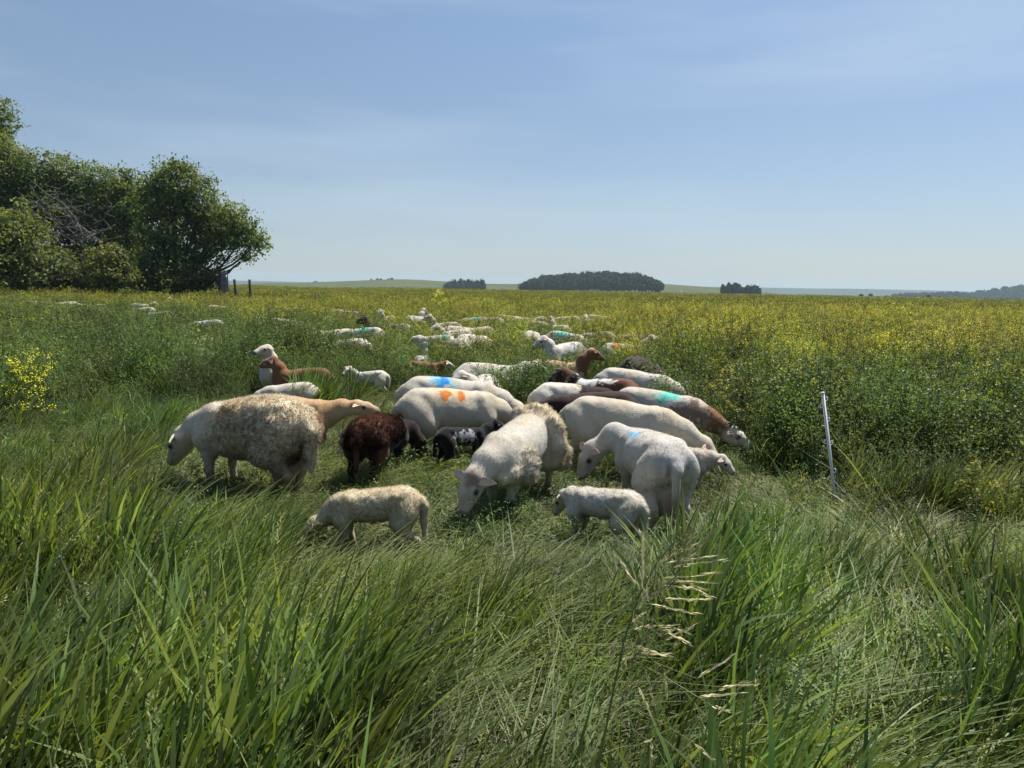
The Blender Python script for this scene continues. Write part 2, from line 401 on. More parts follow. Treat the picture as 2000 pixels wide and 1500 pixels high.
for (px, a, b, w, lab) in ((725, 545, 549, 5, 'small round tree on the hill ridge, leftmost of the row'), (737, 543.5, 548.5, 6, 'small tree on the hill ridge left of the middle pair'),
                           (744, 544, 548.5, 6, 'small tree touching its left neighbour on the hill ridge'), (757.5, 544, 547.5, 4.5, 'tiny tree beside the widest tree on the hill ridge'),
                           (765, 542.5, 547.5, 8, 'widest tree at the right end of the ridge row'), (616, 549.5, 553, 8, 'low lone tree far left on the hill ridge')):
    ridge_tree(px, a, b, w, 940, lab, 'trees on the hill ridge')
for (px, a, b, w, lab) in ((1682, 574.5, 580, 9, 'low dark bush at the field edge, left of the larger bush'), (1700, 573.5, 580, 9, 'larger dark bush at the edge of the yellow field'),
                           (1731, 577.5, 580.5, 8, 'flat dark bush at field edge below the distant fir line'), (1813, 577, 582, 9, 'dark bush with pale top at far right field edge'),
                           (1834, 579, 583, 8, 'small dark bush right of the pale topped bush')):
    ridge_tree(px, a, b, w, 420, lab, 'dark bushes along the field edge', 'bush', 'bush')

# ------------------------------------------------------------------ the trees on the left
TD = 50.0
def big_tree(name, label, blobs, trunk_px, d, col, seed, cat='tree', leaf=0.21, dens=62, base_py=566, trunk_r=0.22, limbs=True, group='trees and shrubs at the left edge'):
    """blobs: (px, py, rx px, ry px) lumps of foliage; one thing with trunk (limbs) and crown"""
    rng = np.random.RandomState(seed)
    b = G(trunk_px, base_py) if False else D(trunk_px, base_py, d); b[2] = 0
    t = thing(name, label, cat, tuple(b), 0, group)
    g = Geo(); w = Geo(); sc = d / F
    top = None
    for (px, py, rx, ry, *dz) in blobs:
        c = D(px, py, d) - b; c[1] += (dz[0] if dz else 0) + rng.uniform(-0.8, 0.8)
        R = np.array([rx * sc, 0.5 * (rx + ry) * sc, ry * sc])
        # twig clusters through the lump
        nc = max(14, int(dens * 0.40 * (rx * sc) * (ry * sc) * 4))
        dv = rng.normal(size=(nc, 3)); dv /= np.linalg.norm(dv, axis=1)[:, None]
        rr = rng.rand(nc) ** 0.28
        wob = 0.62 + 0.85 * vnoise(dv * 2.2 + 7 + px * 0.1, seed)
        cc = c + dv * (R * (rr * wob)[:, None])
        far_ = rng.rand(nc) < 0.10; cc = np.where(far_[:, None], c + dv * R * (1.02 + 0.28 * rng.rand(nc))[:, None], cc)
        m = 13
        cl = np.repeat(cc, m, 0) + rng.normal(size=(nc * m, 3)) * np.array([0.26, 0.26, 0.14]) * np.repeat(0.5 + rng.rand(nc), m)[:, None]
        cl[:, 2] = np.maximum(cl[:, 2], 0.1)
        v, f = leaf_quads(len(cl), cl, leaf, rng, up=0.35, out=np.repeat(dv, m, 0) * 0.8)
        cv = np.repeat((0.7 + 0.6 * rng.rand(nc)), m)[:, None] * (0.8 + 0.4 * rng.rand(len(cl)))[:, None]
        hue = np.repeat(rng.rand(nc), m)[:, None]
        cols = (np.array(col) * (1 - hue * 0.5) + np.array(col) * np.array([1.5, 1.25, 0.9]) * hue * 0.5) * cv
        g.add(v, f, np.repeat(cols, 4, 0))
        if limbs:
            p0 = np.array([0, 0, 0.4 + 0.8 * rng.rand()]); mid = p0 * 0.5 + c * 0.5 + rng.normal(size=3) * 0.25 - np.array([0, 0, 0.15 * abs(c[0])])
            s = np.linspace(0, 1, 9)[:, None]
            path = (1 - s) ** 2 * p0 + 2 * s * (1 - s) * mid + s ** 2 * (c * 0.92) + rng.normal(size=(9, 3)) * 0.05
            tv, tf = tube(path, np.linspace(trunk_r * 0.7, 0.04, 9), 6); w.add(tv, tf, (0.075, 0.065, 0.05))
            for q in range(5):
                e = c + rng.normal(size=3) * R * 0.40; s0 = path[rng.randint(4, 8)]
                pp = s0 + (e - s0) * np.linspace(0, 1, 6)[:, None] + rng.normal(size=(6, 3)) * 0.07
                tv, tf = tube(pp, np.linspace(0.045, 0.012, 6), 4); w.add(tv, tf, (0.085, 0.075, 0.06))
    zt = max(1.0, (max(D(p[0], p[1], d)[2] for p in blobs)) * 0.6)
    tv, tf = tube([(0, 0, -0.3), (0.05, 0, 0.5), (0.1, 0.05, zt * 0.5), (0.0, 0, zt)], [trunk_r * 1.3, trunk_r, trunk_r * 0.8, trunk_r * 0.4], 8)
    w.add(tv, tf, (0.07, 0.06, 0.048))
    v, f, c = w.get(); link('trunk', mesh_from('trunk', v, f, c, [M_BARK], True), t)
    v, f, c = g.get(); link('crown', mesh_from('crown', v, f, c, [M_TREE]), t)
    return t
LC = (0.105, 0.158, 0.042)
big_tree('tree', 'broad leaning tree at the right end of the group, crown arching over the board gate',
         [(350, 360, 46, 40), (320, 395, 42, 50), (385, 395, 38, 45), (340, 450, 52, 55), (305, 500, 36, 50), (345, 520, 50, 40), (410, 440, 44, 42), (455, 435, 38, 34),
          (485, 462, 28, 34), (500, 478, 15, 20), (440, 472, 36, 16), (385, 490, 30, 26), (400, 535, 32, 18), (300, 540, 40, 26), (348, 332, 26, 14), (430, 508, 9, 10), (470, 503, 14, 5)],
         335, TD, LC, 21)
big_tree('tree', 'dense rounded tree in the middle of the group behind bare grey branches',
         [(135, 345, 40, 34), (190, 370, 46, 40), (235, 380, 40, 36), (260, 400, 28, 44), (110, 385, 42, 40), (160, 410, 60, 44), (230, 440, 46, 48), (265, 470, 34, 50), (200, 480, 50, 50),
          (255, 350, 10, 22), (225, 520, 46, 40), (130, 470, 46, 50)], 200, TD + 5, LC, 22)
big_tree('tree', 'wide tree crown cut by the left picture edge, above the pale willow shrub',
         [(40, 330, 48, 40), (10, 350, 46, 52), (70, 370, 40, 40), (-30, 320, 50, 60), (30, 400, 60, 40), (-20, 420, 60, 60), (85, 420, 40, 40)], 10, TD + 3, LC, 23)
big_tree('tree', 'tallest tree mostly outside the left edge, only twigs showing', [(-14, 222, 24, 34), (-30, 270, 34, 46), (0, 278, 20, 20), (-50, 200, 30, 40), (-60, 300, 50, 70)], -50, TD + 8, LC, 24)
big_tree('shrub', 'light green willow shrub low in front at the left picture edge', [(15, 440, 52, 40), (50, 490, 46, 44), (5, 500, 60, 56), (75, 535, 34, 30), (20, 550, 60, 22), (-40, 470, 50, 60)],
         20, TD - 5, (0.11, 0.15, 0.034), 25, cat='shrub', trunk_r=0.1)
big_tree('shrub', 'rounded shrub under the bare branches, left of the dark hollow', [(225, 505, 38, 28), (215, 540, 46, 28), (245, 530, 28, 32)], 225, TD - 4, (0.11, 0.145, 0.036), 26, cat='shrub', trunk_r=0.08)
big_tree('shrub', 'low dull shrub between the willow shrub and the rounded shrub', [(130, 530, 40, 30), (100, 548, 34, 18), (165, 545, 36, 22)], 130, TD - 4, (0.085, 0.115, 0.034), 27, cat='shrub', trunk_r=0.07)
big_tree('shrub', 'dark scrub at the foot of the leaning tree beside the gate', [(290, 552, 34, 18), (335, 552, 34, 16), (380, 552, 32, 14), (408, 548, 18, 16)], 345, TD - 2, (0.07, 0.10, 0.025), 28, cat='shrub', trunk_r=0.06)

# dead grey branches in front of the crowns
def dead_tree():
    rng = np.random.RandomState(8)
    b = D(165, 560, TD + 0.3); b[2] = 0
    t = thing('dead_tree', 'bare grey dead branches tangled in front of the green crowns', 'dead tree', tuple(b))
    P_ = lambda px, py, o=0.0: D(px, py, TD + 0.3) - b + np.array([0, o, 0])
    main = [[(178, 560), (172, 520), (160, 480), (140, 450), (110, 430), (70, 418), (40, 412)], [(172, 520), (168, 480), (178, 450), (200, 420), (215, 400)],
            [(160, 480), (130, 465), (95, 450), (60, 430)], [(165, 475), (150, 430), (120, 400), (100, 385), (118, 370)], [(178, 455), (150, 440), (120, 445), (90, 455)],
            [(170, 500), (178, 520), (172, 545), (180, 556)], [(160, 480), (175, 460), (195, 458), (220, 440)], [(150, 445), (135, 415), (140, 395)], [(110, 430), (85, 405), (80, 390)]]
    for i, pl in enumerate(main):
        pts = np.array([P_(x, y, rng.uniform(-0.5, 0.5) * (k > 0)) for k, (x, y) in enumerate(pl)])
        s = np.linspace(0, len(pts) - 1, 14); pts = np.stack([np.interp(s, range(len(pts)), pts[:, a]) for a in range(3)], -1) + rng.normal(size=(14, 3)) * 0.04
        v, f = tube(pts, np.linspace(0.055 if i == 0 else 0.036, 0.010, 14), 5)
        c = np.tile(np.array((0.22, 0.205, 0.185)) * rng.uniform(0.8, 1.1), (len(v), 1))
        nm = 'trunk' if i == 0 else 'branch'; link(nm, mesh_from(nm, v, f, c, [M_BARK]), t)
        tw = Geo()
        for q in range(20):
            s0 = pts[rng.randint(3, 14)]; e = s0 + rng.normal(size=3) * np.array([1.0, 0.5, 0.6])
            pp = s0 + (e - s0) * np.linspace(0, 1, 5)[:, None] + rng.normal(size=(5, 3)) * 0.07
            v, f = tube(pp, np.linspace(0.022, 0.006, 5), 4); tw.add(v, f, np.array((0.22, 0.205, 0.185)) * rng.uniform(0.7, 1.1))
        v, f, c = tw.get(); link('twigs', mesh_from('twigs', v, f, c, [M_BARK]), t)['kind'] = 'stuff'
dead_tree()

# ------------------------------------------------------------------ board gate and posts by the trees
def gate():
    d = 48.0; sc = d / F; b = D(443, 566, d); b[2] = 0
    t = thing('board_gate', 'weathered grey board gate panel standing under the leaning tree', 'gate', tuple(b))
    rng = np.random.RandomState(3)
    zt = D(440, 531, d)[2]
    m = vcol_mat
    def bd(name, x0, x1, ztop, zbot=0.0, y=0.0, col=(0.20, 0.19, 0.175), th=0.03):
        v, f = box((x0 + x1) / 2, y, (ztop + zbot) / 2, x1 - x0, th, ztop - zbot)
        return link(name, mesh_from(name, v, f, np.tile(np.array(col) * rng.uniform(0.75, 1.15), (8, 1)), [M_BOARD]), t)
    xs = [(432, 434.6, 531.5), (435, 437, 530.6), (437.3, 439.4, 531), (439.7, 441.8, 531.2), (444.2, 446, 529.3), (441.9, 443.9, 541)]
    for (a, c, top) in xs:
        x0 = D(a, 560, d)[0] - b[0]; x1 = D(c, 560, d)[0] - b[0]; bd('board', x0, x1, D(a, top, d)[2], 0.2)
    x0 = D(431.5, 560, d)[0] - b[0]; x1 = D(447.5, 560, d)[0] - b[0]
    bd('rail', x0, x1, D(440, 552, d)[2], D(440, 554, d)[2], -0.04, (0.45, 0.43, 0.40), 0.04); bd('rail', x0, x1, 0.75, 0.62, -0.04, (0.3, 0.29, 0.27), 0.04)
    x0 = D(427, 560, d)[0] - b[0]; bd('post', x0, x0 + 0.15, D(428, 531, d)[2], -0.1, 0, (0.10, 0.095, 0.085), 0.15)
gate()
def wood_post(px, py, lab, lean, d=46.0):
    b = D(px, 566, d); b[2] = 0
    g = Geo(); zt = D(px, py, d)[2]
    v, f = tube([(0.0, 0, -0.2), (-lean * 0.5, 0, zt * 0.6), (-lean, 0, zt), (-lean, 0, zt + 0.02)], [0.09, 0.085, 0.08, 0.05], 9)
    g.add(v, f, (0.07, 0.065, 0.058)); v, f, c = g.get()
    link('wooden_post', mesh_from('wooden_post', v, f, c, [M_BOARD], False), None, label=lab, category='fence post', group='wooden posts near the gate').location = b
wood_post(462, 546, 'short dark wooden post leaning left, next to the board gate', 0.12)
wood_post(489.5, 546.5, 'stubby dark wooden post standing alone right of the leaning post', 0.05)
# ------------------------------------------------------------------ sheep: one smooth continuous body grown from an implicit surface
def surface_nets(F_, org, h):
    ins = F_ < 0
    c = np.zeros(tuple(np.array(ins.shape) - 1), np.int8)
    for a in (0, 1):
        for b in (0, 1):
            for d in (0, 1):
                c += ins[a:a + c.shape[0], b:b + c.shape[1], d:d + c.shape[2]]
    act = np.argwhere((c > 0) & (c < 8))
    idx = -np.ones(c.shape, np.int64); idx[tuple(act.T)] = np.arange(len(act))
    pos = np.zeros((len(act), 3)); cnt = np.zeros(len(act))
    cor = [(a, b, d) for a in (0, 1) for b in (0, 1) for d in (0, 1)]
    val = {q: F_[act[:, 0] + q[0], act[:, 1] + q[1], act[:, 2] + q[2]] for q in cor}
    for p in cor:
        for ax in range(3):
            if p[ax] == 0:
                q = list(p); q[ax] = 1; q = tuple(q)
                m = (val[p] < 0) != (val[q] < 0)
                t = np.where(m, val[p] / np.where(m, val[p] - val[q], 1), 0)
                e = np.array(p, float)[None] + t[:, None] * (np.array(q) - np.array(p))[None]
                pos[m] += e[m]; cnt[m] += 1
    v = (act + pos / cnt[:, None]) * h + org
    quads = []
    for ax in range(3):
        sl0 = [slice(None)] * 3; sl1 = [slice(None)] * 3; sl0[ax] = slice(0, -1); sl1[ax] = slice(1, None)
        A, B = ins[tuple(sl0)], ins[tuple(sl1)]
        e = np.argwhere(A != B); 
        o1, o2 = [(1, 2), (2, 0), (0, 1)][ax]
        ok = (e[:, o1] > 0) & (e[:, o2] > 0) & (e[:, o1] < c.shape[o1]) & (e[:, o2] < c.shape[o2]); e = e[ok]
        s = A[tuple(e.T)]
        def I(d1, d2):
            k = e.copy(); k[:, o1] += d1; k[:, o2] += d2; return idx[tuple(k.T)]
        q = np.stack([I(-1, -1), I(0, -1), I(0, 0), I(-1, 0)], -1)
        q[~s] = q[~s][:, ::-1]; quads.append(q)
    return v, np.vstack(quads)

def smin(a, b, k):
    h = np.clip(0.5 + 0.5 * (b - a) / k, 0, 1)
    return b + (a - b) * h - k * h * (1 - h)
def cone(P, a, b, ra, rb, lat=1.0):
    a = np.asarray(a, np.float32); b = np.asarray(b, np.float32); ab = b - a
    t = np.clip(((P - a) @ ab) / (ab @ ab), 0, 1)
    q = P - a - t[..., None] * ab
    if lat != 1.0: q = q * np.array([1, 1 / lat, 1])
    return np.sqrt((q * q).sum(-1)) - (ra + t * (rb - ra))

TX = np.array([-0.56, -0.50, -0.43, -0.33, -0.18, 0.0, 0.16, 0.30, 0.40, 0.48, 0.53])
TZ = np.array([0.55, 0.54, 0.550, 0.551, 0.526, 0.503, 0.490, 0.4865, 0.500, 0.51, 0.51])
TY = np.array([0.02, 0.10, 0.145, 0.170, 0.190, 0.200, 0.188, 0.165, 0.14, 0.10, 0.02])
TH = np.array([0.02, 0.10, 0.150, 0.186, 0.211, 0.214, 0.202, 0.1815, 0.145, 0.09, 0.02])

def norm(v):
    v = np.asarray(v, float); return v / np.linalg.norm(v)
def head_frame(pose):
    poll = np.array(pose['poll'], float); u = norm(pose['dir'])
    side = np.cross(np.array([0, 0, 1.0]), u)
    side = norm(side) if np.linalg.norm(side) > 0.2 else np.array([0, 1.0, 0])
    up = norm(np.cross(u, side))
    tw = pose.get('roll', 0.0)
    side, up = side * math.cos(tw) + up * math.sin(tw), up * math.cos(tw) - side * math.sin(tw)
    return poll, u, side, up

def sheep_field(P, sp):
    g = sp.get('girth', 1.0) * 0.92; gh = sp.get('depth', 1.0) * 0.94; lamb = sp.get('lamb', False)
    x = P[..., 0]
    zc, ry, rz = np.interp(x, TX, TZ), np.interp(x, TX, TY), np.interp(x, TX, TH)
    # rounder curves than straight interpolation
    for _ in (0,):
        zc = (zc + np.interp(x + 0.04, TX, TZ) + np.interp(x - 0.04, TX, TZ)) / 3
        ry = (ry + np.interp(x + 0.035, TX, TY) + np.interp(x - 0.035, TX, TY)) / 3
        rz = (rz + np.interp(x + 0.035, TX, TH) + np.interp(x - 0.035, TX, TH)) / 3
    if lamb: ry = ry * 0.84; rz = rz * 0.74; zc = zc + 0.04
    ry = ry * g; rz2 = rz * gh
    zc = zc - (rz2 - rz) * 0.85
    dz = (P[..., 2] - zc) / rz2; dy = P[..., 1] / ry
    # back a little flatter than the belly sides, with a faint spine
    rr = (np.abs(dy) ** 2.15 + np.abs(dz) ** 2.15) ** (1 / 2.15)
    d = ((rr - 1) * np.minimum(ry, rz2) * 0.9).astype(np.float32)
    d = np.where((x < TX[0]) | (x > TX[-1]), np.maximum(d, np.maximum(TX[0] - x, x - TX[-1])), d)
    ax3 = (P[:, 0, 0, 0], P[0, :, 0, 1], P[0, 0, :, 2])
    def add(f, a, b, ra, rb, k):
        """blend one tapered limb piece into the field f, only in the block it can reach"""
        m = max(ra, rb) + k + 0.05
        sl = []
        for q in range(3):
            i0, i1 = np.searchsorted(ax3[q], (min(a[q], b[q]) - m, max(a[q], b[q]) + m)); sl.append(slice(i0, i1))
        sl = tuple(sl)
        if f[sl].size: f[sl] = smin(f[sl], cone(P[sl], a, b, ra, rb), k)
    poll, u, side, up = head_frame(sp)
    # neck
    nb = np.array([0.35, 0, 0.52]); nb2 = np.array([0.39, 0, 0.46]); bend = np.array(sp.get('bend', (0, 0, 0)), float)
    mid = nb * 0.45 + poll * 0.55 + bend - u * 0.03
    k = 0.82 if lamb else 1.0
    add(d, nb, mid, 0.135 * k, 0.095 * k, 0.07)
    add(d, nb2, mid, 0.13 * k, 0.098 * k, 0.07)
    add(d, mid, poll - u * 0.0 - up * 0.02, 0.098 * k, 0.082 * k, 0.05)
    # shoulder blades and hips
    for s in (-1, 1):
        add(d, (0.27, s * 0.085 * g, 0.60), (0.33, s * 0.12 * g, 0.42), 0.062, 0.085, 0.05)
        add(d, (-0.40, s * 0.085 * g, 0.58), (-0.31, s * 0.125 * g, 0.42), 0.09, 0.11, 0.05); add(d, (-0.27, s * 0.10 * g, 0.655), (-0.36, s * 0.06 * g, 0.66), 0.05, 0.05, 0.05)
    L = sp.get('legs', {})
    lk = 0.92 if lamb else 1.0
    for s in (-1, 1):
        o = L.get(('f', s), 0.0)
        y = s * 0.105 * g
        sh, el = np.array([0.33, y, 0.42]), np.array([0.31, y * 0.98, 0.32])
        kn, fe, ho = np.array([0.325 + o * 0.5, y * 0.95, 0.195]), np.array([0.318 + o, y * 0.93, 0.065]), np.array([0.335 + o, y * 0.93, 0.018])
        add(d, sh, el, 0.078 * lk, 0.058 * lk, 0.04)
        add(d, el, kn, 0.05 * lk, 0.034 * lk, 0.03)
        add(d, kn, fe, 0.033, 0.024, 0.02)
        add(d, fe, ho, 0.027, 0.034, 0.02)
        o = L.get(('h', s), 0.0)
        y = s * 0.115 * g
        hp, st = np.array([-0.37, y * 0.9, 0.50]), np.array([-0.29 + o * 0.2, y * 1.06, 0.37])
        hk, fe, ho = np.array([-0.445 + o * 0.6, y * 0.98, 0.235]), np.array([-0.425 + o, y * 0.96, 0.07]), np.array([-0.41 + o, y * 0.96, 0.018])
        add(d, hp, st, 0.125 * lk, 0.088 * lk, 0.05)
        add(d, st, hk, 0.075 * lk, 0.034 * lk, 0.035)
        add(d, hk, fe, 0.034, 0.025, 0.02)
        add(d, fe, ho, 0.028, 0.035, 0.02)
    # tail
    tl = sp.get('tail', 0.24); tt = np.array([-0.565, sp.get('tail_y', 0.0), 0.56 - tl])
    add(d, (-0.50, 0, 0.60), (-0.555, 0, 0.54), 0.045, 0.036, 0.04)
    add(d, (-0.555, 0, 0.54), tt, 0.034, 0.020 if not lamb else 0.032, 0.025)
    if sp.get('udder'):
        add(d, (-0.30, 0, 0.31), (-0.31, 0, 0.22), 0.10, 0.085, 0.04)
        for s in (-1, 1): add(d, (-0.30, s * 0.05, 0.19), (-0.29, s * 0.07, 0.125), 0.022, 0.014, 0.02)
    for (q, r) in sp.get('lumps', ()):
        add(d, q, np.array(q) + 1e-3, r, r, 0.02)
    # head
    k = 1.02 if not lamb else 1.0
    e = lambda a, b, c: poll + u * a * k + up * b * k + side * c * k
    h = np.full(d.shape, 1.0, np.float32); add(h, e(0.0, 0, 0), e(0.10, 0.0, 0), 0.078 * k, 0.070 * k, 0.001)
    add(h, e(0.10, 0.005, 0), e(0.235, 0.0, 0), 0.062 * k, 0.040 * k, 0.03)
    add(h, e(0.06, -0.05, 0), e(0.22, -0.028, 0), 0.055 * k, 0.030 * k, 0.03)
    for s in (-1, 1):
        add(h, e(0.085, 0.022, s * 0.055), e(0.10, 0.022, s * 0.055), 0.024, 0.020, 0.02)
        add(h, e(0.235, -0.004, s * 0.014), e(0.245, -0.008, s * 0.014), 0.026, 0.022, 0.015)
    d = smin(d, h, 0.035)
    w = sp.get('wool')
    if w is not None:
        nr = np.abs(d) < 0.07; Q = P[nr]
        d[nr] -= w(Q) * (0.016 + 0.026 * (fnoise(Q * 13, 3, 2) - 0.5) + 0.018 * (fnoise(Q * 34, 9, 2) - 0.5))
    else:
        nr = np.abs(d) < 0.05
        d[nr] -= 0.022 * (fnoise(P[nr] * 6.5, 4, 2) - 0.5) + 0.007 * (fnoise(P[nr] * 21, 14, 2) - 0.5)
    return d

WHITE = (0.52, 0.48, 0.41); CREAM = (0.60, 0.52, 0.39); TAN = (0.50, 0.30, 0.15); DKB = (0.022, 0.012, 0.009); RED = (0.16, 0.075, 0.035); BLACK = (0.006, 0.006, 0.007)
BROWN = (0.22, 0.105, 0.05)

def coat_colour(p, sp):
    c = np.tile(np.array(sp.get('base', WHITE), float), (len(p), 1))
    def lay(col, m):
        nonlocal c
        c = c * (1 - m[:, None]) + np.array(col) * m[:, None]
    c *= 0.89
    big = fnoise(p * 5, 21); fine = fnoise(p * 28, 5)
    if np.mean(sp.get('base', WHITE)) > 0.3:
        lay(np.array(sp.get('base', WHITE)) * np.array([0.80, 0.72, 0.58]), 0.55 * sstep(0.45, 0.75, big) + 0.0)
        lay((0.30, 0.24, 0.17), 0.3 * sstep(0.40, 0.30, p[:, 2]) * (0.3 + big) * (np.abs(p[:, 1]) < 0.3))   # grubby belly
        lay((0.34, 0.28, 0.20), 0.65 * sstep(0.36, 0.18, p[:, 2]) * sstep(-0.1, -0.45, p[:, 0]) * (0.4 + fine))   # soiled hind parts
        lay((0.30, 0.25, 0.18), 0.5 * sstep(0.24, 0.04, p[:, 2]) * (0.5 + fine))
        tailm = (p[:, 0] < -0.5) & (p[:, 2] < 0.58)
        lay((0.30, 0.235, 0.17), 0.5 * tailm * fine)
    for (cen, rad, col, amp, soft) in sp.get('patch', ()):
        q = (p - np.array(cen)) / np.array(rad)
        r = np.sqrt((q * q).sum(1)) + amp * (fnoise(p * 16, 31) - 0.5) + amp * 0.8 * (fine - 0.5)
        lay(col, sstep(1 + soft, 1 - soft, r))
    poll, u, side, up = head_frame(sp)
    hd = (p - poll) @ u; hr = np.linalg.norm((p - poll) - np.outer(hd, u), axis=1)
    hm = sstep(-0.05, 0.01, hd) * (hr < 0.16)
    if sp.get('face') is not None: lay(sp['face'], hm)
    if np.mean(sp.get('face', sp.get('base', WHITE))) > 0.2:
        lay((0.28, 0.20, 0.16), hm * 0.35 * sstep(0.5, 0.7, fnoise(p * 20, 8)))
        lay((0.16, 0.11, 0.10), 0.75 * hm * sstep(0.225, 0.262, hd))
    mouth = hm * sstep(0.2, 0.215, hd) * sstep(0.010, 0.0, np.abs((p - poll) @ up + 0.03))
    lay((0.05, 0.035, 0.03), 0.8 * mouth)
    nos = hm * 0.0
    for s in (-1, 1):
        q = poll + u * 0.262 + side * s * 0.018 - up * 0.0
        nos = np.maximum(nos, sstep(0.022, 0.010, np.linalg.norm(p - q, axis=1)))
    lay((0.03, 0.02, 0.02), nos)
    for s in (-1, 1):
        q = poll + u * 0.096 + side * s * 0.075 + up * 0.018
        lay((0.09, 0.065, 0.055), 0.8 * sstep(0.036, 0.022, np.linalg.norm((p - q) * 1.0, axis=1)))
        q = poll + u * 0.15 + side * s * 0.06 - up * 0.01
        lay((0.30, 0.25, 0.21), 0.4 * sstep(0.05, 0.02, np.linalg.norm(p - q, axis=1)))
    hoof = sstep(0.05, 0.025, p[:, 2]); lay((0.03, 0.026, 0.022), hoof)
    if sp.get('udder'):
        q = (p - np.array((-0.30, 0, 0.24))) / np.array((0.12, 0.12, 0.13)); lay((0.42, 0.26, 0.21), 0.7 * sstep(1.1, 0.8, np.sqrt((q * q).sum(1))) * sstep(0.31, 0.26, p[:, 2]))
    return c

def ear_mesh(sp, s, inner, outer):
    poll, u, side, up = head_frame(sp)
    k = 1.0; L = 0.135
    base = poll + u * 0.02 + side * s * 0.062 + up * 0.035
    droop = sp.get('droop', 0.25)
    ax = norm(side * s * 1.0 - up * droop - u * 0.18 + up * 0.1); nrm = norm(np.cross(ax, u) * s); wd = norm(np.cross(nrm, ax))
    m = 9; t = np.linspace(0, 1, m); wdt = 0.036 * np.sin(np.pi * (0.16 + 0.80 * t)) ** 0.8 * (1 - 0.25 * t)
    g = []
    for tt, w_ in zip(t, wdt):
        c = base + ax * L * tt - up * 0.02 * tt * tt
        for q in np.linspace(-1, 1, 5): g.append(c + wd * w_ * q + nrm * (0.012 * (1 - q * q) * (1 - tt * 0.4)))
    g = np.array(g); b = g - nrm * 0.006
    v = np.vstack([g, b]); f = []
    for i in range(m - 1):
        for j in range(4):
            a = i * 5 + j; f.append([a, a + 1, a + 6, a + 5]); a += m * 5; f.append([a, a + 5, a + 6, a + 1])
    M5 = m * 5
    for i in range(m - 1):
        f.append([i * 5, i * 5 + 5, i * 5 + 5 + M5, i * 5 + M5]); f.append([i * 5 + 4, i * 5 + 4 + M5, i * 5 + 9 + M5, i * 5 + 9])
    f.append([(m - 1) * 5 + 1, (m - 1) * 5 + 3, (m - 1) * 5 + 3 + M5, (m - 1) * 5 + 1 + M5])
    c = np.vstack([np.tile(outer, (M5, 1)), np.tile(inner, (M5, 1))])
    return v, np.array(f), c

def uv_ball(cen, r, n=8):
    v = []; f = []
    for i in range(n + 1):
        for j in range(n):
            a = math.pi * i / n; b = 2 * math.pi * j / n
            v.append((cen[0] + r * math.sin(a) * math.cos(b), cen[1] + r * math.sin(a) * math.sin(b), cen[2] + r * math.cos(a)))
    for i in range(n):
        for j in range(n): f.append([i * n + j, (i + 1) * n + j, (i + 1) * n + (j + 1) % n, i * n + (j + 1) % n])
    return np.array(v), np.array(f)

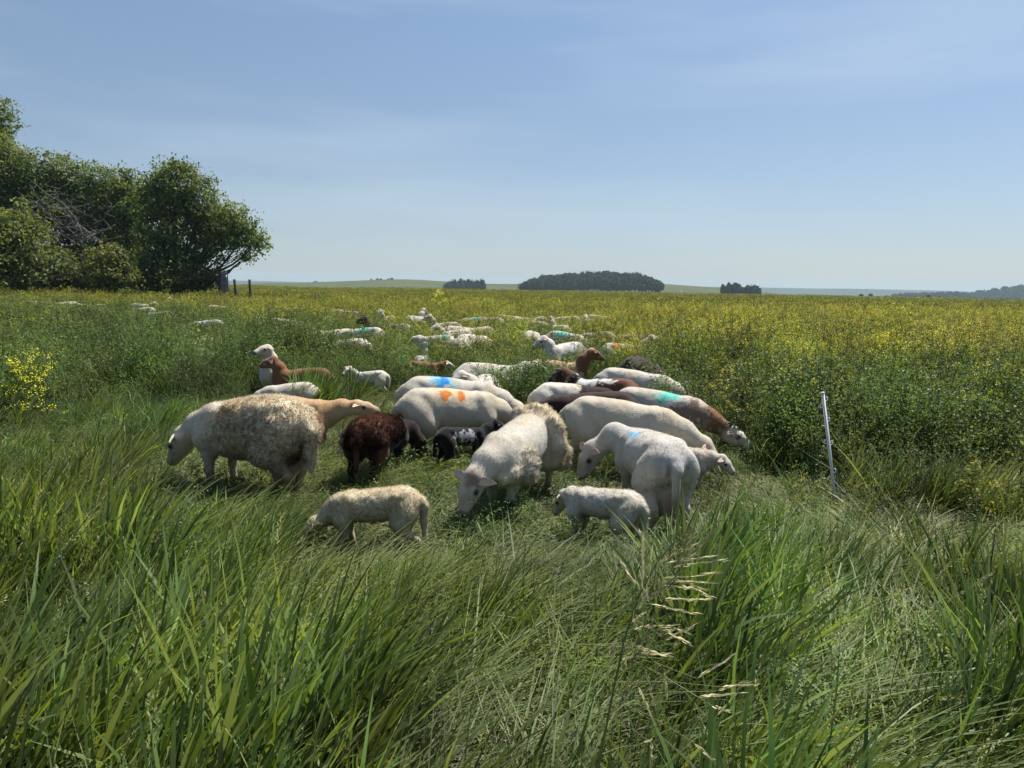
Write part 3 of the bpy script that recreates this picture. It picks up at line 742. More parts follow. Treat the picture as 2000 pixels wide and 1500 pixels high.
SHEEP = []
def make_sheep(x, y, ang, s, sp, label, cat='sheep', name='sheep', group=None, near=2):
    """near 2 = full detail with hair, 1 = medium, 0 = far"""
    h = (0.0115, 0.017, 0.024)[2 - near]
    poll, u, side, up = head_frame(sp)
    mz = poll + u * 0.30
    lo = np.minimum(np.array([-0.66, -0.32, -0.03]), np.minimum(poll, mz) - 0.12); hi = np.maximum(np.array([0.60, 0.32, 0.76]), np.maximum(poll, mz) + 0.12)
    gg = sp.get('girth', 1) * 1.0
    lo[1] = min(lo[1], -0.23 * gg - 0.1); hi[1] = max(hi[1], 0.23 * gg + 0.1); hi[2] = max(hi[2], 0.80)
    n = np.ceil((hi - lo) / h).astype(int) + 1
    gx = [lo[a] + np.arange(n[a]) * h for a in range(3)]
    P = np.stack(np.meshgrid(*gx, indexing='ij'), -1).astype(np.float32)
    v, f = surface_nets(sheep_field(P, sp), lo, h)
    # smooth once
    e = np.vstack([f[:, [0, 1]], f[:, [1, 2]], f[:, [2, 3]], f[:, [3, 0]]])
    for _ in range(2 if near else 1):
        acc = np.zeros_like(v); cnt = np.zeros(len(v))
        np.add.at(acc, e[:, 0], v[e[:, 1]]); np.add.at(acc, e[:, 1], v[e[:, 0]]); np.add.at(cnt, e[:, 0], 1); np.add.at(cnt, e[:, 1], 1)
        v = v * 0.5 + 0.5 * acc / np.maximum(cnt, 1)[:, None]
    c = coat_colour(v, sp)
    t = thing(name, label, cat, (x, y, 0), math.radians(ang), group); t.scale = (s * (0.88 if sp.get('lamb') else 1.0), s, s)
    SHEEP.append((x, y, ang, s, sp, near))
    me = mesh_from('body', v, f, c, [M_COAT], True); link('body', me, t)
    face = sp.get('face', sp.get('base', WHITE)); ecol = np.array(sp.get('ear', face), float)
    pink = ecol * 0.35 + np.array((0.50, 0.28, 0.22)) * 0.65 if ecol.mean() > 0.25 else ecol * 0.8
    for q in (-1, 1):
        ev, ef, ec = ear_mesh(sp, q, pink, ecol)
        link('ear', mesh_from('ear', ev, ef, ec, [M_COAT], True), t)
        if near:
            bv, bf = uv_ball(poll + u * 0.096 + side * q * 0.0715 + up * 0.020, 0.0185, 8)
            link('eye', mesh_from('eye', bv, bf, None, [M_EYE], True), t)
    if near == 2:
        # hair: many short tapering tufts with the normals of the skin beneath
        rng = np.random.RandomState(int(abs(x) * 1000 + abs(y) * 77) % 9999)
        nrm = np.zeros(len(v) * 3); me.vertices.foreach_get('normal', nrm); nrm = nrm.reshape(-1, 3)
        a = v[f]; ar = np.linalg.norm(np.cross(a[:, 2] - a[:, 0], a[:, 3] - a[:, 1]), axis=1)
        cnt_ = int(sp.get('hairs', 7000) * 1.7); fi = rng.choice(len(f), cnt_, p=ar / ar.sum())
        w1 = rng.rand(cnt_, 1); w2 = rng.rand(cnt_, 1)
        root = (a[fi, 0] * (1 - w1) + a[fi, 1] * w1) * (1 - w2) + (a[fi, 3] * (1 - w1) + a[fi, 2] * w1) * w2
        nn = nrm[f[fi, 0]]; cc = c[f[fi, rng.randint(0, 4, cnt_)]]
        wool = sp['wool'](root) if sp.get('wool') is not None else np.zeros(cnt_)
        hd = (root - poll) @ u
        isleg = root[:, 2] < 0.26; ishead = (hd > -0.03) & (np.linalg.norm(root - poll, axis=1) < 0.36)
        ok = (root[:, 2] > 0.05) & ~(ishead & (rng.rand(cnt_) < 0.6))
        ln = (0.009 + 0.007 * rng.rand(cnt_)) * (1 - wool) + wool * (0.020 + 0.022 * rng.rand(cnt_)) * sp.get('shag', 1.0)
        ln = np.where(isleg | ishead, ln * 0.5, ln)
        flow = np.tile(np.array([-0.85, 0, -0.5]), (cnt_, 1)); tang = flow - nn * (flow * nn).sum(1)[:, None]
        tang += rng.normal(size=(cnt_, 3)) * 0.25
        clump = np.stack([fnoise(root * 22 + 9 * k, 50 + k, 2) - 0.5 for k in range(3)], -1)
        di = nn * (0.22 + 0.55 * wool)[:, None] + tang * (1 - 0.45 * wool)[:, None] + clump * (0.6 + 1.3 * wool)[:, None]
        di /= np.linalg.norm(di, axis=1)[:, None]
        sd_ = np.cross(di, nn + rng.normal(size=(cnt_, 3)) * 0.3); sd_ /= np.linalg.norm(sd_, axis=1)[:, None] + 1e-9
        wd = (0.0016 + 0.0016 * rng.rand(cnt_) + 0.0006 * wool)[:, None]
        tip = root + di * ln[:, None]; r0 = root - nn * 0.003
        flip = (np.cross(2 * sd_, di) * nn).sum(1) < 0
        sd_ = np.where(flip[:, None], -sd_, sd_)
        vv = np.stack([r0 - sd_ * wd, r0 + sd_ * wd, tip], 1)[ok].reshape(-1, 3)
        ff = np.arange(len(vv)).reshape(-1, 3)
        j = (0.92 + 0.18 * rng.rand(cnt_))[:, None]
        col = np.repeat((cc * j)[ok], 3, 0)
        nv = nn * 0.85 + rng.normal(size=nn.shape) * 0.12; nv /= np.linalg.norm(nv, axis=1)[:, None]
        link('fleece', mesh_from('fleece', vv, ff, col, [M_HAIR], True, normals=np.repeat(nv[ok], 3, 0)), t)['kind'] = 'stuff'
    return t

GRAZE = dict(poll=(0.66, 0, 0.38), dir=(0.55, 0, -0.83))
UPH = dict(poll=(0.58, 0, 0.86), dir=(0.9, 0, -0.35))
def S_(pose, **kw):
    d = dict(pose); d.update(kw); return d
def mark(x, y, z, rx, ry, rz, col, amp=1.0, soft=0.35): return ((x, y, z), (rx, ry, rz), col, amp * 1.5, soft * 0.8)
BLUE = (0.02, 0.20, 0.52); CYAN = (0.10, 0.42, 0.62); MINT = (0.09, 0.50, 0.40); ORANGE = (0.56, 0.17, 0.035)
DW = (0.35, 0.29, 0.21)

# ---- the nearest animals
wool1 = lambda p: sstep(0.40, -0.06, p[..., 0] + 0.25 * (fnoise(p * 9, 2, 2) - 0.5)) * sstep(0.26, 0.36, p[..., 2])
make_sheep(-1.97, 5.34, 153, 1.04, S_(dict(poll=(0.66, 0.05, 0.39), dir=(0.52, 0.08, -0.85)), base=(0.54, 0.49, 0.41), girth=1.20, depth=1.10, wool=wool1, hairs=24000, tail=0.30, udder=True, shag=0.9,
    patch=[((-0.25, 0, 0.62), (0.50, 0.45, 0.27), (0.57, 0.485, 0.345), 0.5, 0.75), ((0.04, 0.17, 0.62), (0.13, 0.11, 0.10), (0.52, 0.38, 0.21), 0.5, 0.9), ((0.02, 0.1, 0.48), (0.08, 0.2, 0.10), (0.46, 0.38, 0.26), 0.4, 0.7),
           ((-0.20, 0.22, 0.56), (0.22, 0.12, 0.08), (0.44, 0.38, 0.29), 0.3, 0.9),
           ((-0.50, -0.16, 0.40), (0.12, 0.11, 0.22), (0.30, 0.17, 0.08), 0.6, 0.5), ((-0.40, 0.12, 0.14), (0.15, 0.11, 0.20), (0.16, 0.075, 0.03), 0.4, 0.5), ((-0.33, 0.0, 0.30), (0.14, 0.10, 0.14), (0.09, 0.06, 0.045), 0.5, 0.5)],
    legs={('h', 1): -0.05, ('h', -1): 0.12}, droop=0.5),
    'large cream ewe with shaggy fleece over her rump and smooth white shoulders, grazing leftward', 'ewe', 'sheep', 'sheep grazing in the trampled patch')
make_sheep(-2.06, 6.72, 2, 0.79, S_(dict(poll=(0.75, 0, 0.61), dir=(0.95, -0.1, -0.22)), base=(0.50, 0.315, 0.165), face=(0.50, 0.36, 0.22), depth=1.05, droop=0.1, ear=(0.55, 0.42, 0.3),
    patch=[((0.30, 0, 0.30), (0.2, 0.3, 0.16), (0.48, 0.38, 0.26), 0.5, 0.5), ((0.8, 0, 0.5), (0.3, 0.3, 0.1), (0.46, 0.38, 0.28), 0.3, 0.4)]),
    'smooth tan sheep reaching its head out rightward behind the shaggy cream ewe', 'sheep', 'sheep', 'sheep grazing in the trampled patch')
wool3 = lambda p: sstep(0.40, 0.55, p[..., 2] + 0.1 * (fnoise(p * 9, 2, 2) - 0.5)) * sstep(0.4, 0.2, p[..., 0])
make_sheep(-1.09, 5.78, 78, 0.77, S_(dict(poll=(0.56, -0.26, 0.36), dir=(0.25, -0.30, -0.92)), bend=(0.06, -0.02, 0.03), base=(0.020, 0.010, 0.008), girth=1.12, wool=wool3, hairs=20000, tail=0.3, shag=1.15, depth=1.02,
    patch=[((-0.32, 0, 0.74), (0.42, 0.26, 0.22), (0.085, 0.036, 0.022), 0.7, 0.5), ((-0.30, 0.24, 0.56), (0.20, 0.10, 0.15), (0.45, 0.43, 0.41), 1.1, 0.3), ((0.0, 0.22, 0.62), (0.3, 0.10, 0.08), (0.30, 0.24, 0.18), 1.2, 0.4),
           ((-0.57, 0.02, 0.45), (0.05, 0.05, 0.2), (0.08, 0.04, 0.03), 0.8, 0.5), ((-0.36, -0.2, 0.42), (0.08, 0.06, 0.2), (0.13, 0.05, 0.03), 0.8, 0.5)], droop=0.0),
    'shaggy dark brown sheep seen from behind with a speckled white patch on its left hip', 'sheep', 'sheep', 'sheep grazing in the trampled patch')
make_sheep(-0.56, 6.62, 24, 0.95, S_(GRAZE, base=(0.54, 0.48, 0.385), girth=1.03, depth=1.03, tail=0.30, legs={('h', -1): 0.05, ('h', 1): -0.08},
    patch=[mark(-0.03, -0.10, 0.69, 0.17, 0.12, 0.08, (0.60, 0.44, 0.26), 1.0, 0.8), mark(-0.10, -0.11, 0.68, 0.055, 0.08, 0.07, ORANGE, 0.8, 0.3), mark(0.06, -0.11, 0.66, 0.045, 0.07, 0.07, ORANGE, 0.8, 0.3), ((-0.52, 0.0, 0.45), (0.06, 0.05, 0.12), (0.10, 0.06, 0.04), 0.6, 0.5)]),
    'white ewe with two orange marks on her back', 'ewe', 'sheep', 'sheep grazing in the trampled patch')
make_sheep(-0.62, 7.27, 10, 0.98, S_(dict(poll=(0.68, -0.10, 0.40), dir=(0.5, -0.2, -0.83)), girth=1.02, hairs=8000,
    patch=[mark(-0.10, -0.08, 0.69, 0.11, 0.13, 0.09, CYAN, 1.2, 0.6), mark(-0.09, -0.06, 0.70, 0.055, 0.13, 0.08, BLUE, 0.9, 0.4)]),
    'white ewe with a bright blue paint mark across her back', 'ewe', 'sheep', 'sheep grazing in the trampled patch')
make_sheep(-0.42, 6.20, 34, 0.57, S_(dict(poll=(0.66, -0.02, 0.70), dir=(0.85, -0.3, -0.45)), lamb=True, base=BLACK, tail=0.25,
    patch=[((-0.12, -0.13, 0.60), (0.16, 0.08, 0.06), (0.30, 0.30, 0.31), 2.6, 0.15), ((0.10, -0.13, 0.60), (0.07, 0.08, 0.10), (0.3, 0.3, 0.31), 2.6, 0.15)]),
    'small black lamb with white flecks on its side, beside the orange-marked ewe', 'lamb', 'lamb', 'sheep grazing in the trampled patch')
fr = [((-0.30 - 0.05 * math.cos(a * 2), 0.225 * math.sin(a), 0.50 + 0.225 * math.cos(a)), 0.052 + 0.012 * math.sin(a * 9)) for a in np.linspace(-0.5, 2.7, 22)]
fr += [((-0.42, 0.21, 0.40), 0.06), ((-0.40, 0.22, 0.33), 0.05), ((0.30, 0.20, 0.47), 0.062), ((0.33, 0.205, 0.40), 0.06), ((0.27, 0.20, 0.53), 0.04), ((0.42, 0.13, 0.40), 0.06), ((0.47, 0.08, 0.38), 0.05)]
wool7 = lambda p: np.maximum(sstep(-0.20, -0.27, p[..., 0]) * sstep(0.25, 0.33, p[..., 2]), sstep(0.15, 0.19, p[..., 1]) * sstep(0.2, 0.26, p[..., 0]) * sstep(0.28, 0.36, p[..., 2]))
make_sheep(0.055, 5.08, 247, 0.93, S_(dict(poll=(0.63, -0.07, 0.41), dir=(0.42, -0.16, -0.88)), roll=-0.10, base=(0.53, 0.495, 0.43), girth=1.03, depth=1.0, lumps=fr, wool=wool7, hairs=22000, droop=0.25, legs={('f', 1): 0.10, ('f', -1): -0.10, ('h', 1): 0.02},
    ear=(0.66, 0.60, 0.52), patch=[((-0.36, 0.05, 0.52), (0.16, 0.4, 0.4), (0.58, 0.50, 0.36), 0.25, 0.25), ((0.33, 0.21, 0.43), (0.12, 0.06, 0.14), (0.55, 0.50, 0.40), 0.4, 0.9), ((0.45, 0.12, 0.39), (0.09, 0.1, 0.08), (0.52, 0.45, 0.33), 0.4, 0.6),
           ((0.69, -0.04, 0.42), (0.07, 0.06, 0.07), (0.26, 0.19, 0.14), 1.2, 0.5), ((0.42, 0.1, 0.17), (0.06, 0.06, 0.035), (0.05, 0.04, 0.035), 0.6, 0.4)]),
    'white ewe walking toward the camera with loose tan fleece peeling off her rump', 'ewe', 'sheep', 'sheep grazing in the trampled patch')
make_sheep(0.95, 6.03, 343, 0.96, S_(dict(poll=(0.70, 0.02, 0.36), dir=(0.5, 0, -0.85)), base=(0.54, 0.485, 0.395), depth=1.0, tail=0.42, tail_y=-0.03, legs={('h', 1): 0.12, ('h', -1): -0.06},
    patch=[((-0.57, 0, 0.36), (0.04, 0.03, 0.2), (0.22, 0.18, 0.13), 0.5, 0.4)]),
    'plain cream-white ewe with long tail, facing right beside the fleecy ewe', 'ewe', 'sheep', 'sheep grazing in the trampled patch')
make_sheep(0.985, 4.90, 97, 0.90, S_(dict(poll=(0.56, 0.34, 0.45), dir=(-0.08, 0.42, -0.88)), bend=(0.05, -0.02, 0.06), roll=0.0, base=(0.53, 0.505, 0.46), girth=1.12, depth=1.0, tail=0.47, udder=True, hairs=15000, droop=0.0, face=(0.52, 0.46, 0.40), ear=(0.6, 0.52, 0.44),
    patch=[mark(0.16, 0.12, 0.685, 0.13, 0.05, 0.06, CYAN, 1.2, 0.7), ((-0.50, 0.0, 0.61), (0.1, 0.12, 0.06), (0.34, 0.33, 0.35), 1.2, 0.7), ((-0.53, 0.05, 0.54), (0.035, 0.02, 0.05), (0.16, 0.13, 0.12), 0.5, 0.7), ((-0.57, 0, 0.2), (0.06, 0.05, 0.14), (0.17, 0.13, 0.10), 0.6, 0.6)]),
    'white ewe seen from behind with pink udder and long hanging tail, head turned left', 'ewe', 'sheep', 'sheep grazing in the trampled patch')
woolL = lambda p: 0.55 * sstep(0.30, 0.40, p[..., 2]) * sstep(0.60, 0.50, p[..., 0])
make_sheep(0.575, 4.28, 145, 0.565, S_(dict(poll=(0.62, -0.08, 0.52), dir=(0.45, 0.1, -0.88)), lamb=True, base=(0.53, 0.495, 0.43), girth=1.12, wool=woolL, tail=0.33, droop=0.05, face=(0.42, 0.36, 0.28), ear=(0.62, 0.48, 0.42)),
    'woolly white lamb with one pink ear sticking out, in front of the rear-view ewe', 'lamb', 'lamb', 'sheep grazing in the trampled patch')
make_sheep(1.35, 5.60, 343, 0.56, S_(dict(poll=(0.66, 0, 0.56), dir=(0.72, -0.25, -0.65)), lamb=True, base=(0.53, 0.49, 0.42), wool=woolL, hairs=8000),
    'white lamb with wrinkled neck poking its head out right of the rear-view ewe', 'lamb', 'lamb', 'sheep grazing in the trampled patch')
make_sheep(-0.80, 4.10, 180, 0.60, S_(dict(poll=(0.66, 0.03, 0.36), dir=(0.62, 0.1, -0.78)), lamb=True, base=(0.56, 0.485, 0.345), girth=1.08, depth=1.02, wool=woolL, tail=0.36, hairs=16000, face=(0.45, 0.34, 0.20), ear=(0.46, 0.28, 0.10), legs={('f', -1): -0.09, ('f', 1): 0.06, ('h', 1): -0.09, ('h', -1): 0.10}),
    'cream lamb in the foreground grazing leftward with its face in the grass', 'lamb', 'lamb', 'sheep grazing in the trampled patch')
make_sheep(1.45, 6.93, 336, 0.91, S_(dict(poll=(0.74, 0.02, 0.34), dir=(0.82, 0.0, -0.57)), depth=1.02, face=(0.62, 0.58, 0.50), ear=(0.6, 0.56, 0.48),
    patch=[mark(0.10, -0.09, 0.68, 0.12, 0.10, 0.08, MINT, 1.2, 0.6), ((0.60, 0, 0.50), (0.15, 0.22, 0.20), (0.20, 0.10, 0.05), 0.9, 0.35), ((0.40, -0.14, 0.56), (0.2, 0.10, 0.13), (0.20, 0.14, 0.11), 2.6, 0.12), ((0.25, -0.16, 0.50), (0.12, 0.08, 0.1), (0.20, 0.14, 0.11), 2.8, 0.12)]),
    'white ewe with turquoise mark and rusty brown neck, at the right side of the flock', 'ewe', 'sheep', 'sheep grazing in the trampled patch')
make_sheep(0.74, 6.76, 168, 0.91, S_(GRAZE, base=(0.030, 0.014, 0.011), depth=1.0), 'smooth dark brown sheep behind the plain cream-white ewe, head to the left', 'sheep', 'sheep', 'sheep grazing in the trampled patch')
make_sheep(0.68, 7.50, 8, 0.88, S_(GRAZE, base=(0.64, 0.60, 0.52), hairs=7000, patch=[((0.32, 0, 0.55), (0.34, 0.4, 0.4), (0.022, 0.012, 0.010), 0.5, 0.12)]),
    'pied sheep with white rump and blackish shoulders, behind the dark brown sheep', 'sheep', 'sheep', 'sheep grazing in the trampled patch')
make_sheep(1.02, 8.10, 150, 0.87, S_(dict(poll=(0.52, 0.05, 0.76), dir=(0.8, 0, -0.5)), base=(0.13, 0.055, 0.03), face=(0.03, 0.016, 0.012), ear=(0.3, 0.22, 0.17), hairs=7000, droop=-0.4,
    patch=[((0.25, 0, 0.66), (0.22, 0.3, 0.16), (0.60, 0.58, 0.54), 1.6, 0.12), ((0.36, -0.0, 0.60), (0.08, 0.3, 0.2), (0.02, 0.012, 0.01), 1.8, 0.12), ((-0.1, 0.1, 0.7), (0.12, 0.06, 0.05), (0.60, 0.58, 0.54), 2.2, 0.1)]),
    'brown sheep spotted black and white over the shoulders, head raised to the left', 'sheep', 'sheep', 'sheep grazing in the trampled patch')
make_sheep(1.50, 8.62, 338, 0.93, S_(GRAZE, base=(0.55, 0.52, 0.455), hairs=7000), 'clean white ewe sloping right, above the turquoise-marked ewe', 'ewe', 'sheep', 'sheep grazing in the trampled patch')
make_sheep(1.76, 9.50, 282, 1.0, S_(GRAZE, base=(0.055, 0.030, 0.022), hairs=6000), 'dark chocolate brown sheep at the yellow field edge, rump highest', 'sheep', 'sheep', 'sheep in the tall growth')
GT = 'sheep in the tall growth'
UP2 = dict(poll=(0.50, 0.0, 0.90), dir=(0.88, 0, -0.42))
make_sheep(-0.28, 9.3, 22, 0.91, S_(dict(poll=(0.70, 0, 0.66), dir=(0.75, -0.2, -0.6))), 'white sheep facing right with level head, above the blue-marked ewe', 'sheep', 'sheep', GT, 1)
make_sheep(-0.34, 8.40, 262, 0.80, S_(dict(poll=(0.52, -0.22, 0.80), dir=(0.55, -0.5, -0.6)), base=(0.56, 0.53, 0.48)), 'greyish sheep looking down over the blue-marked ewe, facing the camera', 'sheep', 'sheep', GT, 1)
make_sheep(-1.42, 11.5, 4, 0.62, S_(dict(poll=(0.66, 0, 0.66), dir=(0.9, 0, -0.4)), lamb=True, base=(0.24, 0.115, 0.045), face=(0.55, 0.5, 0.42)), 'ginger brown lamb with a white face walking right', 'lamb', 'lamb', GT, 1)
make_sheep(-2.06, 10.25, 176, 0.58, S_(dict(poll=(0.52, 0.12, 0.76), dir=(0.55, 0.75, -0.5)), lamb=True, droop=-0.2, base=(0.62, 0.58, 0.50), wool=woolL, ear=(0.62, 0.5, 0.44)), 'white lamb standing with pink ears spread, looking toward the camera', 'lamb', 'lamb', GT, 1)
make_sheep(-2.66, 8.45, 195, 0.64, S_(GRAZE), 'low white back showing just above the shaggy cream ewe', 'sheep', 'sheep', GT, 1)
make_sheep(-3.40, 10.05, 288, 0.80, S_(dict(poll=(0.40, -0.05, 0.94), dir=(0.5, -0.75, -0.2))), 'white sheep standing upright with raised head behind the brown one', 'sheep', 'sheep', GT, 1)
make_sheep(-2.76, 9.35, 178, 0.75, S_(dict(poll=(0.50, 0, 0.84), dir=(0.9, 0.1, -0.35)), base=(0.20, 0.09, 0.04), face=(0.17, 0.10, 0.065), droop=0.6), 'reddish brown sheep with raised head and drooping ear, looking left', 'sheep', 'sheep', GT, 1)
make_sheep(-3.45, 16.5, 175, 0.96, S_(GRAZE, patch=[mark(-0.05, 0.10, 0.69, 0.13, 0.14, 0.10, MINT, 1.1, 0.5)]), 'white sheep with mint green mark, left half of the flock', 'sheep', 'sheep', GT, 1)
make_sheep(-3.05, 13.6, 140, 0.88, S_(GRAZE, base=(0.60, 0.55, 0.46), wool=woolL), 'woolly white sheep with rump to the right, just below the mint-marked sheep', 'sheep', 'sheep', GT, 1)
make_sheep(-4.15, 16.9, 205, 0.86, S_(dict(poll=(0.62, 0, 0.6), dir=(0.7, 0, -0.6)), base=(0.58, 0.52, 0.44)), 'cream sheep peeking out left of the mint-marked sheep', 'sheep', 'sheep', GT, 1)
make_sheep(-3.40, 18.6, 186, 0.89, S_(UP2, base=(0.018, 0.012, 0.010)), 'blackish sheep with raised head, alone among white ones', 'sheep', 'sheep', GT, 1)
make_sheep(-1.55, 14.6, 150, 0.92, S_(dict(poll=(0.62, 0, 0.60), dir=(0.7, 0, -0.6)), wool=woolL, patch=[mark(-0.28, 0.10, 0.67, 0.10, 0.14, 0.10, MINT, 1.1, 0.5)]), 'white sheep with mint mark in the middle cluster', 'sheep', 'sheep', GT, 1)
make_sheep(-1.02, 13.9, 95, 0.92, S_(GRAZE, base=(0.52, 0.50, 0.46)), 'greyish white sheep seen from behind in the middle cluster', 'sheep', 'sheep', GT, 1)
make_sheep(-0.82, 15.2, 50, 0.92, S_(GRAZE, base=(0.62, 0.55, 0.44)), 'yellowish white sheep at the right end of the middle cluster', 'sheep', 'sheep', GT, 1)
make_sheep(-1.35, 16.6, 215, 0.93, S_(dict(poll=(0.50, 0, 0.80), dir=(0.8, 0.2, -0.5))), 'white sheep with raised head at the back of the middle cluster', 'sheep', 'sheep', GT, 1)
make_sheep(-1.58, 12.5, 85, 0.63, S_(dict(poll=(0.45, 0.0, 0.98), dir=(0.85, 0.2, -0.35)), lamb=True), 'slim white lamb facing away with raised head, beside the middle cluster', 'lamb', 'lamb', GT, 1)
make_sheep(0.93, 12.9, 222, 0.94, S_(dict(poll=(0.50, -0.05, 0.80), dir=(0.75, -0.3, -0.55)), base=(0.58, 0.56, 0.53)), 'white sheep with head lifted left, behind the ginger-necked tan sheep', 'sheep', 'sheep', GT, 1)
make_sheep(0.66, 10.5, 4, 0.82, S_(dict(poll=(0.62, -0.03, 0.88), dir=(0.85, 0.1, -0.5)), base=(0.44, 0.29, 0.16), face=(0.17, 0.09, 0.05), patch=[((0.50, 0, 0.66), (0.20, 0.25, 0.26), (0.16, 0.075, 0.04), 0.4, 0.2)]), 'tan-backed sheep with dark ginger neck and raised head', 'sheep', 'sheep', GT, 1)
make_sheep(2.12, 13.5, 8, 0.89, S_(dict(poll=(0.58, 0, 0.84), dir=(0.95, 0, -0.3)), face=(0.46, 0.42, 0.36), patch=[mark(-0.20, -0.08, 0.68, 0.10, 0.12, 0.09, ORANGE, 1.1, 0.5)]), 'white sheep with orange mark looking right, at the right edge of the flock', 'sheep', 'sheep', GT, 1)
make_sheep(2.70, 16.4, 110, 0.92, S_(GRAZE, base=(0.16, 0.10, 0.06)), 'brown sheep half hidden behind the orange-marked sheep at the right edge', 'sheep', 'sheep', GT, 1)
make_sheep(1.22, 16.6, 330, 0.93, S_(GRAZE, patch=[mark(-0.05, -0.08, 0.68, 0.16, 0.14, 0.10, MINT, 1.1, 0.5)]), 'white sheep with mint mark, right of the flock centre', 'sheep', 'sheep', GT, 1)
make_sheep(0.42, 16.0, 80, 0.98, S_(GRAZE, wool=woolL), 'woolly white sheep facing away, right of the middle cluster', 'sheep', 'sheep', GT, 1)

# ---- the far rows, mostly backs above the growth: (px, d, heading, scale, pose, base, patch, label)
FAR = [
 (58, 35, 180, 1.0, GRAZE, WHITE, None, 'leftmost distant white back under the willow shrub'), (85, 35, 0, 0.95, GRAZE, WHITE, None, 'second distant white back from the left edge'),
 (132, 34, 185, 1.05, GRAZE, WHITE, None, 'long white back in the far left row, lit brightly'), (152, 33, 10, 1.0, GRAZE, CREAM, None, 'white back touching the long bright back in the far left row'),
 (192, 33, 170, 0.95, GRAZE, (0.5, 0.40, 0.30), None, 'dull buff back in the far left row'), (278, 34, 5, 1.0, dict(poll=(0.62, 0, 0.75), dir=(0.8, 0, -0.5)), WHITE, None, 'distant white sheep with its head up to the right, far left row'),
 (280, 28.5, 182, 1.0, GRAZE, WHITE, None, 'white back just below the sheep with its head up, far left'), (312, 25.5, 200, 0.95, GRAZE, WHITE, None, 'pale sheep low in the growth, right of the far left pair'),
 (346, 40, 250, 1.0, UP2, WHITE, None, 'distant white head poking up above the row near the gate'), (428, 32, 2, 1.05, GRAZE, WHITE, None, 'long flat white back below the board gate'),
 (404, 20.5, 200, 0.90, GRAZE, (0.50, 0.53, 0.53), None, 'bluish white rump beside a pale grass tuft, left'), (398, 16.4, 160, 0.60, GRAZE, CREAM, None, 'cream lamb nearly hidden in the tall grass at left'),
 (546, 33, 180, 1.0, GRAZE, WHITE, None, 'distant white back right of the long flat back'), (582, 33, 30, 0.95, GRAZE, CREAM, None, 'small distant cream back left of the centre'),
 (555, 22, 5, 0.92, GRAZE, WHITE, None, 'long white back above the brown sheep with raised head'), (650, 30, 175, 1.0, GRAZE, WHITE, None, 'distant white back over the mint-marked sheep'),
 (690, 28.5, 10, 1.0, GRAZE, WHITE, None, 'distant white back left of the blackish sheep'), (755, 24, 250, 1.0, UP2, WHITE, None, 'white head raised just right of the blackish sheep'),
 (809, 24.5, 60, 1.02, UP2, (0.6, 0.56, 0.5), None, 'white sheep head and neck alone above the growth, centre'), (782, 120, 180, 1.3, GRAZE, WHITE, None, 'lone white speck of a sheep far out in the yellow field'),
 (770, 19.5, 175, 0.95, GRAZE, (0.50, 0.46, 0.42), None, 'grey-white sheep buried in growth right of the blackish sheep'),
 (925, 24.5, 178, 1.0, GRAZE, WHITE, MINT, 'distant sheep with mint mark in the back row'), (955, 23.5, 150, 1.05, GRAZE, WHITE, None, 'white rump right of the back row mint mark'),
 (868, 21, 190, 0.95, UP2, WHITE, None, 'white head raised above the middle cluster'), (895, 18.5, 30, 0.98, GRAZE, WHITE, None, 'white back just above the middle cluster'), (930, 18.2, 200, 0.98, GRAZE, CREAM, None, 'cream back at the upper right of the middle cluster'),
 (990, 27, 0, 1.0, GRAZE, CREAM, None, 'cream back right of the back row rump'), (1025, 25, 355, 1.0, dict(poll=(0.62, 0, 0.7), dir=(0.8, 0, -0.5)), WHITE, None, 'white sheep facing right in the back row'), (1055, 22, 340, 1.0, GRAZE, WHITE, None, 'white back sloping down right in the back row'),
 (1090, 20.5, 120, 0.95, UP2, WHITE, None, 'white sheep with raised head in the right back row'), (1105, 27, 180, 1.0, GRAZE, CREAM, None, 'cream back in the right back row'), (1146, 25, 95, 1.0, dict(poll=(0.55, 0, 0.78), dir=(0.8, 0, -0.5)), WHITE, None, 'pale sheep facing away among the yellow flowers'),
 (1165, 29, 10, 1.0, GRAZE, CREAM, None, 'last cream back at the right end of the back row'), (1165, 18, 180, 0.9, GRAZE, (0.52, 0.46, 0.38), None, 'dull buff back under the yellow flowers at right'),
]
for (px, d, a, s, pose, base, mk, lab) in FAR:
    sp = S_(pose, base=base)
    if mk: sp['patch'] = [mark(0.0, 0.0, 0.70, 0.22, 0.2, 0.12, mk, 0.8, 0.4)]
    s *= 0.94
    make_sheep((px - 1000) / F * d, d, a, s, sp, lab, 'lamb' if s < 0.7 else 'sheep', 'lamb' if s < 0.7 else 'sheep', 'distant sheep in the growth', 0)
